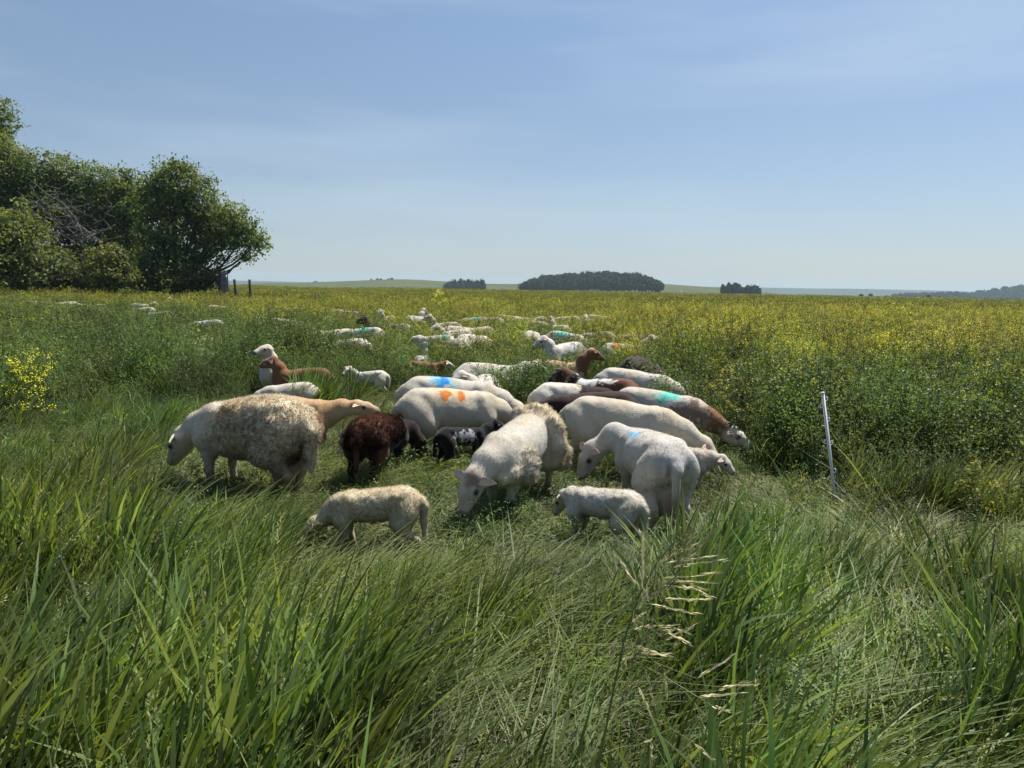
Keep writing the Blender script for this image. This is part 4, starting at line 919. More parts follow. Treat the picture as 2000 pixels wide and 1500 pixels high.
# ------------------------------------------------------------------ grass, forage and mustard: clump shapes
def blades(g, n, rng, rad, L, Wd, lean, az0, azs, col, jit=0.25, segs=4, z0=0.0, bendk=0.9, colvar=None):
    """n grass blades rooted within rad, leaning by lean (radians from upright) towards az0"""
    L = L[0] + (L[1] - L[0]) * rng.rand(n); Wd = Wd[0] + (Wd[1] - Wd[0]) * rng.rand(n)
    az = az0 + azs * rng.normal(size=n); ln = lean[0] + (lean[1] - lean[0]) * rng.rand(n)
    rr = rad * np.sqrt(rng.rand(n)); ra = rng.rand(n) * 2 * math.pi
    base = np.stack([rr * np.cos(ra), rr * np.sin(ra), z0 * rng.rand(n)], -1)
    bend = bendk * (0.3 + 0.9 * rng.rand(n))
    t = np.linspace(0, 1, segs + 1)
    P = [base]; ang = ln.copy()
    for k in range(segs):
        a = ang + bend * (k / segs) ** 1.3 * 1.2
        a = np.minimum(a, 1.75)
        st = np.stack([np.sin(a) * np.cos(az), np.sin(a) * np.sin(az), np.cos(a)], -1) * (L / segs)[:, None]
        nx = P[-1] + st; nx[:, 2] = np.maximum(nx[:, 2], 0.004 + 0.03 * rng.rand(n)); P.append(nx)
    P = np.stack(P, 1)
    tw = rng.normal(size=n) * 0.9
    sd = np.stack([-np.sin(az + tw), np.cos(az + tw), rng.normal(size=n) * 0.25], -1); sd /= np.linalg.norm(sd, axis=1)[:, None]
    prof = np.array([0.7, 1.0, 0.95, 0.72, 0.0])[:segs + 1] if segs == 4 else np.concatenate([[0.7], np.linspace(1, 0.5, segs - 1), [0.0]])
    w = (Wd[:, None] * prof[None, :] * 0.5)[..., None] * sd[:, None, :]
    A = P[:, :-1] - w[:, :-1]; B = P[:, :-1] + w[:, :-1]; T = P[:, -1:]
    V = np.concatenate([A, B, T], 1); m = segs
    nv = 2 * m + 1; off = (np.arange(n) * nv)[:, None]
    f = []
    for k in range(m - 1):
        f.append(np.concatenate([off + k, off + m + k, off + m + k + 1, off + k + 1], 1))
    f.append(np.concatenate([off + m - 1, off + 2 * m - 1, off + 2 * m, -np.ones((n, 1), int)], 1))
    c = np.array(col)[None] * (1 - jit + 2 * jit * rng.rand(n))[:, None]
    if colvar is not None:
        q = rng.rand(n)[:, None]; c = np.where(q < colvar[1], np.array(colvar[0]) * (0.8 + 0.4 * rng.rand(n))[:, None], c)
    c = np.repeat(c, nv, 0)
    tt = np.tile(np.concatenate([t[:-1], t[:-1], [1.0]]), n)[:, None]
    c = c * (1 - 0.12 * tt) + c * np.array([1.5, 1.2, 0.9]) * 0.12 * tt
    g.add(V.reshape(-1, 3), np.vstack(f), c)

def leaflets(g, cen, size, rng, col, jit=0.3, up=0.4):
    v, f = leaf_quads(len(cen), cen, size, rng, up=up)
    c = np.array(col) * (1 - jit + 2 * jit * rng.rand(len(cen)))[:, None]
    g.add(v, f, np.repeat(c, 4, 0))

GR = (0.082, 0.142, 0.030); GR2 = (0.140, 0.205, 0.034); GREY = (0.135, 0.180, 0.062); ALF = (0.090, 0.145, 0.036); YEL = (0.44, 0.42, 0.024); STRAW = (0.34, 0.29, 0.14); PALE = (0.21, 0.255, 0.10)

def p_tall(k):
    rng = np.random.RandomState(100 + k); g = Geo()
    blades(g, 13, rng, 0.06, (0.30, 0.64), (0.008, 0.019), (0.05, 0.6), 0, 0.9, (GR, GR, GR2, GREY)[k % 4], colvar=((0.17, 0.245, 0.034), 0.16), bendk=0.75, jit=0.45)
    blades(g, 6, rng, 0.06, (0.2, 0.45), (0.003, 0.006), (0.1, 0.9), 0, 1.4, (GR, PALE, GR, STRAW)[k % 4], bendk=0.9)
    return g
def p_flat(k):
    """lodged grass, combed over"""
    rng = np.random.RandomState(200 + k); g = Geo()
    blades(g, 20, rng, 0.08, (0.25, 0.55), (0.003, 0.0075), (0.9, 1.45), 0, 0.35, (GREY, PALE, GR)[k % 3], colvar=(PALE, 0.35), z0=0.14, bendk=0.35)
    return g
def p_mat(k):
    rng = np.random.RandomState(300 + k); g = Geo()
    blades(g, 12, rng, 0.12, (0.06, 0.20), (0.003, 0.006), (1.1, 1.6), 0, 3.0, PALE, colvar=(STRAW, 0.3), z0=0.22, bendk=0.3, segs=3)
    blades(g, 26, rng, 0.11, (0.07, 0.24), (0.003, 0.007), (0.5, 1.45), 0, 3.0, (GR, GREY, GR2)[k % 3], colvar=(PALE, 0.30), z0=0.09, bendk=0.8, segs=3)
    cen = np.stack([rng.normal(size=26) * 0.07, rng.normal(size=26) * 0.07, 0.02 + 0.12 * rng.rand(26)], -1)
    leaflets(g, cen, 0.024, rng, (0.06, 0.11, 0.03))
    return g
def p_stand(k):
    rng = np.random.RandomState(400 + k); g = Geo()
    for s in range(5):
        az = rng.rand() * 6.28; ln = 0.10 + 0.25 * rng.rand(); H = 0.5 + 0.25 * rng.rand(); b = rng.normal(size=2) * 0.06
        t = np.linspace(0, 1, 5)
        pts = np.stack([b[0] + math.cos(az) * ln * H * t ** 1.5, b[1] + math.sin(az) * ln * H * t ** 1.5, H * t], -1)
        v, f = tube(pts, np.linspace(0.0028, 0.0012, 5), 3, cap=False); g.add(v, f, (0.07, 0.11, 0.035))
        m = 26; q = 0.25 + 0.75 * rng.rand(m) ** 0.8
        cen = np.stack([np.interp(q, t, pts[:, a]) for a in range(3)], -1) + rng.normal(size=(m, 3)) * np.array([0.035, 0.035, 0.02])
        leaflets(g, cen, 0.030, rng, (ALF, ALF, (0.06, 0.105, 0.022))[k % 3])
    blades(g, 11, rng, 0.10, (0.35, 0.75), (0.004, 0.009), (0.05, 0.5), 0, 2.0, (GR2, GREY)[k % 2], bendk=0.7, colvar=(PALE, 0.35))
    return g
def p_mustard(k):
    rng = np.random.RandomState(500 + k); g = Geo()
    for s in range(4):
        az = rng.rand() * 6.28; ln = 0.08 + 0.2 * rng.rand(); H = 0.72 + 0.33 * rng.rand(); b = rng.normal(size=2) * 0.10
        t = np.linspace(0, 1, 6)
        pts = np.stack([b[0] + math.cos(az) * ln * H * t ** 1.4, b[1] + math.sin(az) * ln * H * t ** 1.4, H * t], -1)
        v, f = tube(pts, np.linspace(0.0035, 0.0012, 6), 3, cap=False); g.add(v, f, (0.10, 0.15, 0.035))
        m = 16; q = 0.1 + 0.65 * rng.rand(m)
        cen = np.stack([np.interp(q, t, pts[:, a]) for a in range(3)], -1) + rng.normal(size=(m, 3)) * np.array([0.05, 0.05, 0.02])
        leaflets(g, cen, 0.045, rng, (0.075, 0.13, 0.028))
        for br in range(4):
            q0 = 0.5 + 0.45 * rng.rand(); s0 = np.array([np.interp(q0, t, pts[:, a]) for a in range(3)])
            e = s0 + np.array([rng.normal() * 0.09, rng.normal() * 0.09, 0.10 + 0.14 * rng.rand()])
            v, f = tube([s0, (s0 + e) / 2 + np.array([0, 0, -0.01]), e], [0.0016, 0.0013, 0.0008], 3, cap=False); g.add(v, f, (0.12, 0.17, 0.035))
            m = 9; cen = e + rng.normal(size=(m, 3)) * np.array([0.016, 0.016, 0.022]); leaflets(g, cen, 0.017, rng, YEL, up=0.8)
            m = 5; cen = s0 + (e - s0) * rng.rand(m)[:, None] + rng.normal(size=(m, 3)) * 0.012; leaflets(g, cen, 0.02, rng, (0.13, 0.18, 0.03))
    m = 26; cen = rng.normal(size=(m, 3)) * np.array([0.14, 0.14, 0.05]) + np.array([0, 0, 0.25]) ; cen[:, 2] = 0.05 + 0.45 * rng.rand(m); leaflets(g, cen, 0.045, rng, (0.065, 0.115, 0.026))
    blades(g, 5, rng, 0.12, (0.4, 0.8), (0.004, 0.008), (0.05, 0.4), 0, 2.0, GR, bendk=0.6)
    return g
def p_leafy(k):
    """tall leafy stems without flowers (goosefoot, clover)"""
    rng = np.random.RandomState(600 + k); g = Geo()
    for s in range(4):
        az = rng.rand() * 6.28; ln = 0.08 + 0.2 * rng.rand(); H = 0.62 + 0.3 * rng.rand(); b = rng.normal(size=2) * 0.08
        t = np.linspace(0, 1, 6)
        pts = np.stack([b[0] + math.cos(az) * ln * H * t ** 1.4, b[1] + math.sin(az) * ln * H * t ** 1.4, H * t], -1)
        v, f = tube(pts, np.linspace(0.0035, 0.0012, 6), 3, cap=False); g.add(v, f, (0.08, 0.12, 0.035))
        for br in range(7):
            q0 = 0.25 + 0.7 * rng.rand(); s0 = np.array([np.interp(q0, t, pts[:, a]) for a in range(3)])
            e = s0 + np.array([rng.normal() * 0.08, rng.normal() * 0.08, 0.05 + 0.09 * rng.rand()])
            m = 9; cen = s0 + (e - s0) * rng.rand(m)[:, None] + rng.normal(size=(m, 3)) * 0.018; leaflets(g, cen, 0.026, rng, ((0.075, 0.135, 0.030), (0.10, 0.155, 0.052), (0.09, 0.15, 0.034), (0.12, 0.17, 0.06))[k % 4])
    return g
def p_far(k):
    rng = np.random.RandomState(700 + k); g = Geo()
    m = 90; cen = np.stack([rng.normal(size=m) * 0.26, rng.normal(size=m) * 0.26, 0.15 + 0.75 * rng.rand(m)], -1); leaflets(g, cen, 0.085, rng, (0.085, 0.125, 0.022), up=0.1)
    m = (16, 34, 54, 42)[k % 4]; cen = np.stack([rng.normal(size=m) * 0.28, rng.normal(size=m) * 0.28, 0.62 + 0.38 * rng.rand(m)], -1); leaflets(g, cen, 0.05, rng, YEL)
    for q in range(8):
        b = rng.normal(size=2) * 0.25; H = 0.85 + 0.3 * rng.rand()
        v, f = tube([(b[0], b[1], 0.3), (b[0] + rng.normal() * 0.05, b[1], H)], [0.008, 0.004], 3, cap=False); g.add(v, f, (0.12, 0.16, 0.03))
    return g
def p_seed(k):
    rng = np.random.RandomState(800 + k); g = Geo()
    H = 0.62 + 0.2 * rng.rand(); ln = 0.15 + 0.3 * rng.rand(); t = np.linspace(0, 1, 9)
    pts = np.stack([ln * H * t ** 1.8, 0.03 * np.sin(t * 3 + k), H * (t - 0.12 * t ** 3)], -1)
    v, f = tube(pts, np.linspace(0.002, 0.001, 9), 4, cap=False); g.add(v, f, (0.14, 0.18, 0.07))
    n = 42 if k % 2 else 26; q = 0.74 + 0.26 * (np.arange(n) / n); sp = (0.0035, 0.012)[k % 3 == 2]
    cen = np.stack([np.interp(q, t, pts[:, a]) for a in range(3)], -1)
    dr = np.gradient(cen, axis=0); dr /= np.linalg.norm(dr, axis=1)[:, None]
    o = rng.normal(size=(n, 3)); o -= dr * (o * dr).sum(1)[:, None]; o /= np.linalg.norm(o, axis=1)[:, None]
    L = 0.013 + 0.006 * rng.rand(n); d = dr * 0.85 + o * (0.5 if k % 3 != 2 else 0.8); s = np.cross(d, o); s /= np.linalg.norm(s, axis=1)[:, None]
    a = cen + o * sp * 0.4; v = np.stack([a, a + d * L[:, None] * 0.45 + s * 0.0026, a + d * L[:, None], a + d * L[:, None] * 0.45 - s * 0.0026], 1).reshape(-1, 3)
    c = np.repeat(np.array((0.30, 0.29, 0.15) if k % 2 else (0.24, 0.27, 0.13)) * (0.75 + 0.5 * rng.rand(n))[:, None], 4, 0)
    g.add(v, np.arange(4 * n).reshape(-1, 4), c)
    blades(g, 2, rng, 0.01, (0.3, 0.5), (0.004, 0.007), (0.1, 0.4), 0, 0.5, GR, bendk=0.8)
    return g

# ------------------------------------------------------------------ scatter: the object's own mesh holds the clump shapes and the points; nodes set the copies
def scatter(name, protos, pts, rotz, scl, var, tilt=None):
    K = len(protos); V, Fc, Cc, pv = [], [], [], []; n = 0
    for k, g in enumerate(protos):
        v, f, c = g.get(); V.append(v); Fc.append(np.where(f >= 0, f + n, -1)); Cc.append(c); pv.append(np.full(len(v), k)); n += len(v)
    nP = len(pts); V.append(pts); Cc.append(np.full((nP, 3), 0.05)); pv.append(1000 + var)
    V = np.vstack(V); pv = np.concatenate(pv).astype(np.int32)
    me = mesh_from(name, V, np.vstack(Fc), np.vstack(Cc), [M_PLANT])
    a = me.attributes.new('pv', 'INT', 'POINT'); a.data.foreach_set('value', pv)
    rot = np.zeros((len(V), 3), np.float32); rot[n:, 2] = rotz
    if tilt is not None: rot[n:, :2] = tilt
    a = me.attributes.new('rot', 'FLOAT_VECTOR', 'POINT'); a.data.foreach_set('vector', rot.ravel())
    sc = np.ones((len(V), 3), np.float32); sc[n:] = scl
    a = me.attributes.new('scl', 'FLOAT_VECTOR', 'POINT'); a.data.foreach_set('vector', sc.ravel())
    ng = bpy.data.node_groups.new(name + '_nodes', 'GeometryNodeTree')
    ng.interface.new_socket('Geometry', in_out='INPUT', socket_type='NodeSocketGeometry'); ng.interface.new_socket('Geometry', in_out='OUTPUT', socket_type='NodeSocketGeometry')
    gi = ng.nodes.new('NodeGroupInput'); go = ng.nodes.new('NodeGroupOutput'); jn = ng.nodes.new('GeometryNodeJoinGeometry')
    def named(nm, ty):
        q = ng.nodes.new('GeometryNodeInputNamedAttribute'); q.data_type = ty; q.inputs['Name'].default_value = nm; return q.outputs[0]
    pvo, ro, so = named('pv', 'INT'), named('rot', 'FLOAT_VECTOR'), named('scl', 'FLOAT_VECTOR')
    def sel(val):
        cmp = ng.nodes.new('FunctionNodeCompare'); cmp.data_type = 'INT'; cmp.operation = 'EQUAL'
        ng.links.new(pvo, cmp.inputs[2]); cmp.inputs[3].default_value = val
        sp = ng.nodes.new('GeometryNodeSeparateGeometry'); sp.domain = 'POINT'
        ng.links.new(gi.outputs[0], sp.inputs['Geometry']); ng.links.new(cmp.outputs[0], sp.inputs['Selection']); return sp.outputs['Selection']
    for k in range(K):
        io = ng.nodes.new('GeometryNodeInstanceOnPoints')
        ng.links.new(sel(1000 + k), io.inputs['Points']); ng.links.new(sel(k), io.inputs['Instance'])
        ng.links.new(ro, io.inputs['Rotation']); ng.links.new(so, io.inputs['Scale'])
        ng.links.new(io.outputs[0], jn.inputs[0])
    ng.links.new(jn.outputs[0], go.inputs[0])
    o = link(name, me, None, kind='stuff')
    md = o.modifiers.new('scatter', 'NODES'); md.node_group = ng
    return o

# ------------------------------------------------------------------ where things grow
def inside(poly, x, y):
    r = np.zeros(len(x), bool); n = len(poly)
    for i in range(n):
        (x1, y1), (x2, y2) = poly[i], poly[(i + 1) % n]
        c = ((y1 > y) != (y2 > y)) & (x < (x2 - x1) * (y - y1) / (y2 - y1 + 1e-12) + x1); r ^= c
    return r
GZ_ = [tuple(G(*p)[:2]) for p in ((-100, 1030), (-100, 880), (150, 815), (420, 800), (520, 775), (620, 790), (740, 775), (900, 775), (960, 800), (1080, 800), (1150, 770), (1290, 770), (1400, 820), (1480, 880), (1540, 970), (1650, 1000), (2100, 1030),
                                 (2100, 1190), (1500, 1165), (1300, 1150), (1050, 1140), (850, 1130), (600, 1110), (400, 1075))]
def inside_gz(x, y):
    n1 = ns(x, y, 1.3, 61) - 0.5; n2 = ns(x, y, 1.3, 62) - 0.5
    k = np.clip(y / 6, 0.5, 1.5) * 1.1
    return inside(GZ_, x + n1 * k, y + n2 * k)
def ns(x, y, f, seed): return fnoise(np.stack([x * f, y * f, np.zeros_like(x)], -1), seed)
XC = np.array([q[0] for q in SHEEP]); YC = np.array([q[1] for q in SHEEP])
VIS = []      # how far down each animal shows: the growth in front of it stays below this line
for (x, y, a, s, sp, near) in SHEEP:
    VIS.append(0.05 if y < 5.7 else 0.14 * s if y < 7.0 else 0.36 * s if y < 9 else 0.50 * s if y < 12 else 0.60 * s if y < 20 else 0.60 * s)
VIS = np.array(VIS)
def max_height(x, y, rng):
    """tallest growth allowed at (x, y): trampled where animals stand, cropped in front of them"""
    H = np.full(len(x), 9.0)
    for i, (sx, sy, a, s, sp, near) in enumerate(SHEEP):
        ca, sa = math.cos(math.radians(a)), math.sin(math.radians(a))
        dx, dy = x - sx, y - sy
        lx = (dx * ca + dy * sa) / s; ly = (-dx * sa + dy * ca) / s
        body = (np.abs(lx - 0.08) < 0.72) & (np.abs(ly) < 0.30)
        H = np.where(body, np.minimum(H, 0.22 * s + 0.1 * rng.rand(len(x))), H)
        half = s * (0.60 * abs(ca) + 0.25); cx = sx + 0.12 * ca * s
        # line of sight from the eye to the lowest visible height of this animal
        front = (y < sy) & (np.abs(x - cx * y / sy) < half * y / sy)
        lim = CAM_H + (VIS[i] - CAM_H) * y / sy
        free = rng.rand(len(x)) < (0.0 if sy < 7.0 else 0.06 if sy < 9 else 0.14 if sy < 12 else 0.22 if sy < 20 else 0.14)
        H = np.where(front & (y > sy * 0.62) & ~free, np.minimum(H, lim * (0.80 + (0.30 if sy < 9 else 0.66) * rng.rand(len(x)))), H)
    return H
def field_pts(y0, y1, dens, rng, wide=0.80, pad=1.2):
    n = int(dens * (wide * (y1 * y1 - y0 * y0) + 2 * pad * (y1 - y0)))
    y = np.sqrt(y0 * y0 + (y1 * y1 - y0 * y0) * rng.rand(n)); x = (rng.rand(n) * 2 - 1) * (wide * y + pad)
    return x, y
def ns(x, y, f, seed): return fnoise(np.stack([x * f, y * f, np.zeros_like(x)], -1), seed)

rng = np.random.RandomState(77)
TOT = 0
def put(name, protos, x, y, h_nat, scale, yaw, rng, width=None, hmin=0.25, tilt=0.12, z=0.0, cap=True, var=None):
    global TOT
    n = len(x)
    if cap:
        H = max_height(x, y, rng); k = np.minimum(1.0, H / (h_nat * scale))
        ok = k > hmin; x, y, scale, yaw, k = x[ok], y[ok], scale[ok], yaw[ok], k[ok]; n = len(x)
        if np.ndim(width): width = width[ok] if len(width) == len(ok) else width
    else: k = np.ones(n)
    w = scale if width is None else width
    scl = np.stack([w * np.ones(n), w * np.ones(n), scale * k], -1)
    pts = np.stack([x, y, ground_z(x, y) + z], -1)
    TOT += n
    return scatter(name, protos, pts, yaw, scl, var if var is not None else rng.randint(0, len(protos), n), rng.normal(size=(n, 2)) * tilt)

# trampled, cropped mat under and between the animals
x, y = field_pts(2.2, 11.5, 165, rng, wide=0.78, pad=0.8)
m = inside_gz(x, y); x, y = x[m], y[m]
put('trampled_grass', [p_mat(k) for k in range(6)], x, y, 0.28, 0.25 + 0.28 * rng.rand(len(x)), rng.rand(len(x)) * 6.28, rng, cap=False, width=1.0 + 0.4 * rng.rand(len(x)))
# combed, lodged grass patches on it
x, y = field_pts(2.2, 11.5, 95, rng, wide=0.78, pad=0.8)
side = (x / y < -0.30) | (x / y > 0.40); m = inside_gz(x, y) & (ns(x, y, 1.1, 3) + 0.10 * side + 0.12 * (x / y > 0.4) > 0.52); x, y = x[m], y[m]
yaw = 0.3 + 1.1 * (ns(x, y, 0.8, 4) - 0.5) * 6 + rng.normal(size=len(x)) * 0.4
put('lodged_grass', [p_flat(k) for k in range(6)], x, y, 0.32, 0.28 + 0.32 * rng.rand(len(x)), yaw, rng, hmin=0.2, width=0.8 + 0.4 * rng.rand(len(x)))
# tufts left standing in it
x, y = field_pts(3.0, 11, 60, rng, wide=0.78, pad=0.8)
tuft = (ns(x, y, 0.9, 8) > 0.60) & ((x / y < -0.38) | (rng.rand(len(x)) < 0.10)); m = inside_gz(x, y) & tuft; x, y = x[m], y[m]
put('standing_grass_tuft', [p_tall(k) for k in range(6)], x, y, 0.5, 0.5 + 0.35 * rng.rand(len(x)), 0.4 + rng.normal(size=len(x)) * 0.7, rng)

# weeds, clover and broken stems coming up through the mat
x, y = field_pts(2.4, 11.5, 24, rng, wide=0.78, pad=0.8)
m = inside_gz(x, y); x, y = x[m], y[m]
put('leafy_weeds', [p_leafy(k) for k in range(20, 26)], x, y, 0.85, 0.16 + 0.22 * rng.rand(len(x)), rng.rand(len(x)) * 6.28, rng, cap=False, width=0.45 + 0.3 * rng.rand(len(x)), tilt=0.35)
x, y = field_pts(2.6, 11.5, 13, rng, wide=0.78, pad=0.8)
m = inside_gz(x, y); x, y = x[m], y[m]
put('forage_plants', [p_stand(k) for k in range(14, 20)], x, y, 0.65, 0.22 + 0.25 * rng.rand(len(x)), rng.rand(len(x)) * 6.28, rng, cap=False, width=0.5 + 0.3 * rng.rand(len(x)), tilt=0.4)
x, y = field_pts(1.3, 5.4, 7, rng, wide=0.80, pad=0.7)
m = ~inside_gz(x, y); x, y = x[m], y[m]
put('leafy_weeds', [p_leafy(k) for k in range(26, 30)], x, y, 0.85, 0.35 + 0.3 * rng.rand(len(x)), rng.rand(len(x)) * 6.28, rng, width=0.6, tilt=0.3)
# tall lush grass along the bottom of the picture
x, y = field_pts(1.05, 5.4, 165, rng, wide=0.80, pad=0.7)
nz = ns(x, y, 1.4, 12); m = ~inside_gz(x, y) & (y < 5.4) & (nz > 0.31); x, y, nz = x[m], y[m], nz[m]
hh = (0.62 + 0.5 * rng.rand(len(x))) * (0.75 + 0.5 * sstep(0.32, 0.62, nz)); hh *= 1 - 0.25 * sstep(3.4, 4.4, y)
yaw = 0.15 + (ns(x, y, 0.7, 14) - 0.5) * 3 + rng.normal(size=len(x)) * 0.35
put('tall_grass', [p_tall(k) for k in range(10)], x, y, 0.62, hh, yaw, rng)
x, y = field_pts(1.0, 5.4, 125, rng, wide=0.80, pad=0.7)
m = ~inside_gz(x, y); x, y = x[m], y[m]
yaw = 0.25 + (ns(x, y, 0.7, 14) - 0.5) * 4.2 + rng.normal(size=len(x)) * 0.6
put('lodged_grass', [p_flat(k) for k in range(6)], x, y, 0.34, 0.7 + 0.6 * rng.rand(len(x)), yaw, rng, hmin=0.12)
x, y = field_pts(1.0, 5.4, 90, rng, wide=0.80, pad=0.7)
m = ~inside_gz(x, y); x, y = x[m], y[m]
put('trampled_grass', [p_mat(k) for k in range(6)], x, y, 0.28, 0.5 + 0.5 * rng.rand(len(x)), rng.rand(len(x)) * 6.28, rng, hmin=0.12, width=1.2)
# seed heads
x, y = field_pts(1.3, 7.5, 9, rng, wide=0.78, pad=0.4)
m = (~inside_gz(x, y) | (rng.rand(len(x)) < 0.3)) & ((x / y < -0.3) | (x / y > 0.25) | (rng.rand(len(x)) < 0.35)); x, y = x[m], y[m]
put('seed_head_grass', [p_seed(k) for k in range(8)], x, y, 0.65, 0.7 + 0.3 * rng.rand(len(x)), 0.3 + rng.normal(size=len(x)) * 0.9, rng, tilt=0.2)

# dense dark tufts: in front of the reddish brown sheep, left of the flock and at the lower left
tp = []
for (px, py, r, n) in ((595, 818, 0.16, 40), (625, 815, 0.18, 34), (690, 800, 0.10, 10), (175, 985, 0.20, 40), (215, 940, 0.16, 22), (450, 1085, 0.28, 40), (540, 1090, 0.16, 20), (380, 1060, 0.2, 20), (80, 1040, 0.35, 50), (1490, 1060, 0.10, 12)):
    c = G(px, py); q = rng.normal(size=(n, 2)) * r * 0.6; tp.append(c[:2] + q)
tp = np.vstack(tp); x, y = tp[:, 0], tp[:, 1]
put('standing_grass_tuft', [p_tall(k) for k in range(6)], x, y, 0.5, (0.65 + 0.35 * rng.rand(len(x))) * np.where(y > 8, 1.45, np.where((x > -2.2) & (y < 5), 0.6, 1.0)), 0.5 + rng.normal(size=len(x)) * 0.6, rng, cap=False, width=1.0)
# more ripe heads in the lower left and lower right corners
x, y = field_pts(1.3, 3.6, 26, rng, wide=0.78, pad=0.3)
m = ((x / y < -0.28) & (y < 3.4) | (x / y > 0.42)) & (rng.rand(len(x)) < 0.8); x, y = x[m], y[m]
put('seed_head_grass', [p_seed(k) for k in range(8, 16)], x, y, 0.65, 0.55 + 0.35 * rng.rand(len(x)), 0.4 + rng.normal(size=len(x)) * 0.8, rng, tilt=0.3, width=1.1)

x, y = field_pts(5.5, 14, 5, rng, wide=0.78, pad=0.4)
m = ~inside_gz(x, y) & (x / y < 0.1); x, y = x[m], y[m]
put('seed_head_grass', [p_seed(k) for k in range(16, 22)], x, y, 0.75, 0.85 + 0.35 * rng.rand(len(x)), rng.rand(len(x)) * 6.28, rng, tilt=0.15, width=1.3)

# standing forage behind and beside the trampled patch
def yellow(x, y):
    r = x / y
    y0 = np.interp(r, [-0.8, -0.4, -0.1, 0.2, 0.30, 0.40, 0.8], [32, 27, 15, 11.5, 9.0, 8.5, 8.5])
    return sstep(0.75, 1.7, y / y0 + 0.9 * (ns(x, y, 0.25, 31) - 0.5))
x, y = field_pts(4.8, 13, 42, rng, wide=0.80, pad=1.0)
m = ~inside_gz(x, y) & ((y > 5.6) | (x / y > 0.45) | (x / y < -0.5)); x, y = x[m], y[m]
Yp = yellow(x, y); q = rng.rand(len(x)); must = q < Yp * 0.75
def hgt(x, y):
    h = np.clip(0.22 + 1.45 * ns(x, y, 0.8, 41), 0.55, 1.3)
    h = np.minimum(h * np.where(RS.rand(len(x)) < 0.07, 1.4, 1.0), 1.34)
    return h * np.where(inside_gz(x, y - 0.45), 0.62, np.where(inside_gz(x, y - 1.0), 0.82, 1.0))
xs_, ys_ = x[~must], y[~must]; lf = rng.rand(len(xs_)) < 0.55 + 0.3 * (xs_ / ys_ > 0.2)
put('forage_plants', [p_stand(k) for k in range(8)], xs_[~lf], ys_[~lf], 0.65, (hgt(xs_, ys_) * (0.8 + 0.4 * rng.rand(len(xs_))))[~lf], rng.rand((~lf).sum()) * 6.28, rng)
put('leafy_weeds', [p_leafy(k) for k in range(8)], xs_[lf], ys_[lf], 0.85, (hgt(xs_, ys_) * (0.65 + 0.4 * rng.rand(len(xs_))))[lf], rng.rand(lf.sum()) * 6.28, rng)
put('mustard_plants', [p_mustard(k) for k in range(8)], x[must], y[must], 1.0, (hgt(x, y) * (0.72 + 0.35 * rng.rand(len(x))))[must], rng.rand(must.sum()) * 6.28, rng)
# taller weeds and mustard standing up between the animals
def stand_spots(spots):
    X, Y, Sc = [], [], []
    for (px, d, r, n, sc) in spots:
        q = rng.normal(size=(n, 2)) * r * 0.6; X.append((px - 1000) / F * d + q[:, 0]); Y.append(d + q[:, 1]); Sc.append(sc * (0.75 + 0.45 * rng.rand(n)))
    return np.concatenate(X), np.concatenate(Y), np.concatenate(Sc)
x, y, sc = stand_spots([(1010, 8.5, 0.35, 22, 0.85), (1055, 9.1, 0.3, 18, 0.9), (965, 8.9, 0.15, 5, 0.75), (450, 11.5, 0.6, 22, 0.95), (600, 13.0, 0.5, 18, 0.95), (540, 15.0, 0.5, 14, 1.0), (760, 11.0, 0.4, 12, 0.75), (820, 13.2, 0.3, 8, 0.85), (1090, 9.6, 0.25, 8, 0.85),
                        (1310, 9.2, 0.4, 18, 0.95), (1345, 8.0, 0.4, 16, 0.85), (1560, 6.6, 0.22, 20, 1.0), (1690, 6.3, 0.35, 36, 1.0), (1800, 6.4, 0.35, 30, 1.0), (1900, 6.0, 0.3, 24, 0.9), (1960, 7.5, 0.4, 24, 1.1), (1480, 7.6, 0.3, 22, 1.0), (330, 10.5, 0.6, 20, 0.95), (200, 9.8, 0.5, 20, 1.0), (90, 9.5, 0.5, 18, 1.0), (250, 13, 0.8, 26, 1.05), (700, 19, 0.6, 14, 1.0)])
put('leafy_weeds', [p_leafy(k) for k in range(12, 18)], x, y, 0.85, sc, rng.rand(len(x)) * 6.28, rng, cap=False, width=1.1)
x, y, sc = stand_spots([(870, 12.6, 0.35, 9, 0.95), (985, 14.8, 0.6, 16, 1.0), (1180, 14.6, 0.5, 14, 1.0), (1135, 18, 0.5, 12, 1.0), (790, 18.5, 0.5, 10, 1.0), (470, 21, 0.8, 18, 1.05), (540, 26, 1.0, 16, 1.05), (370, 27, 1.0, 16, 1.05), (1290, 10.5, 0.4, 14, 0.95), (1250, 11.5, 0.4, 12, 0.95), (960, 20, 0.6, 12, 1.05), (620, 23, 0.8, 12, 1.05), (1060, 19.5, 0.4, 8, 1.0)])
put('mustard_plants', [p_mustard(k) for k in range(14, 20)], x, y, 1.0, sc, rng.rand(len(x)) * 6.28, rng, cap=False, width=1.1)
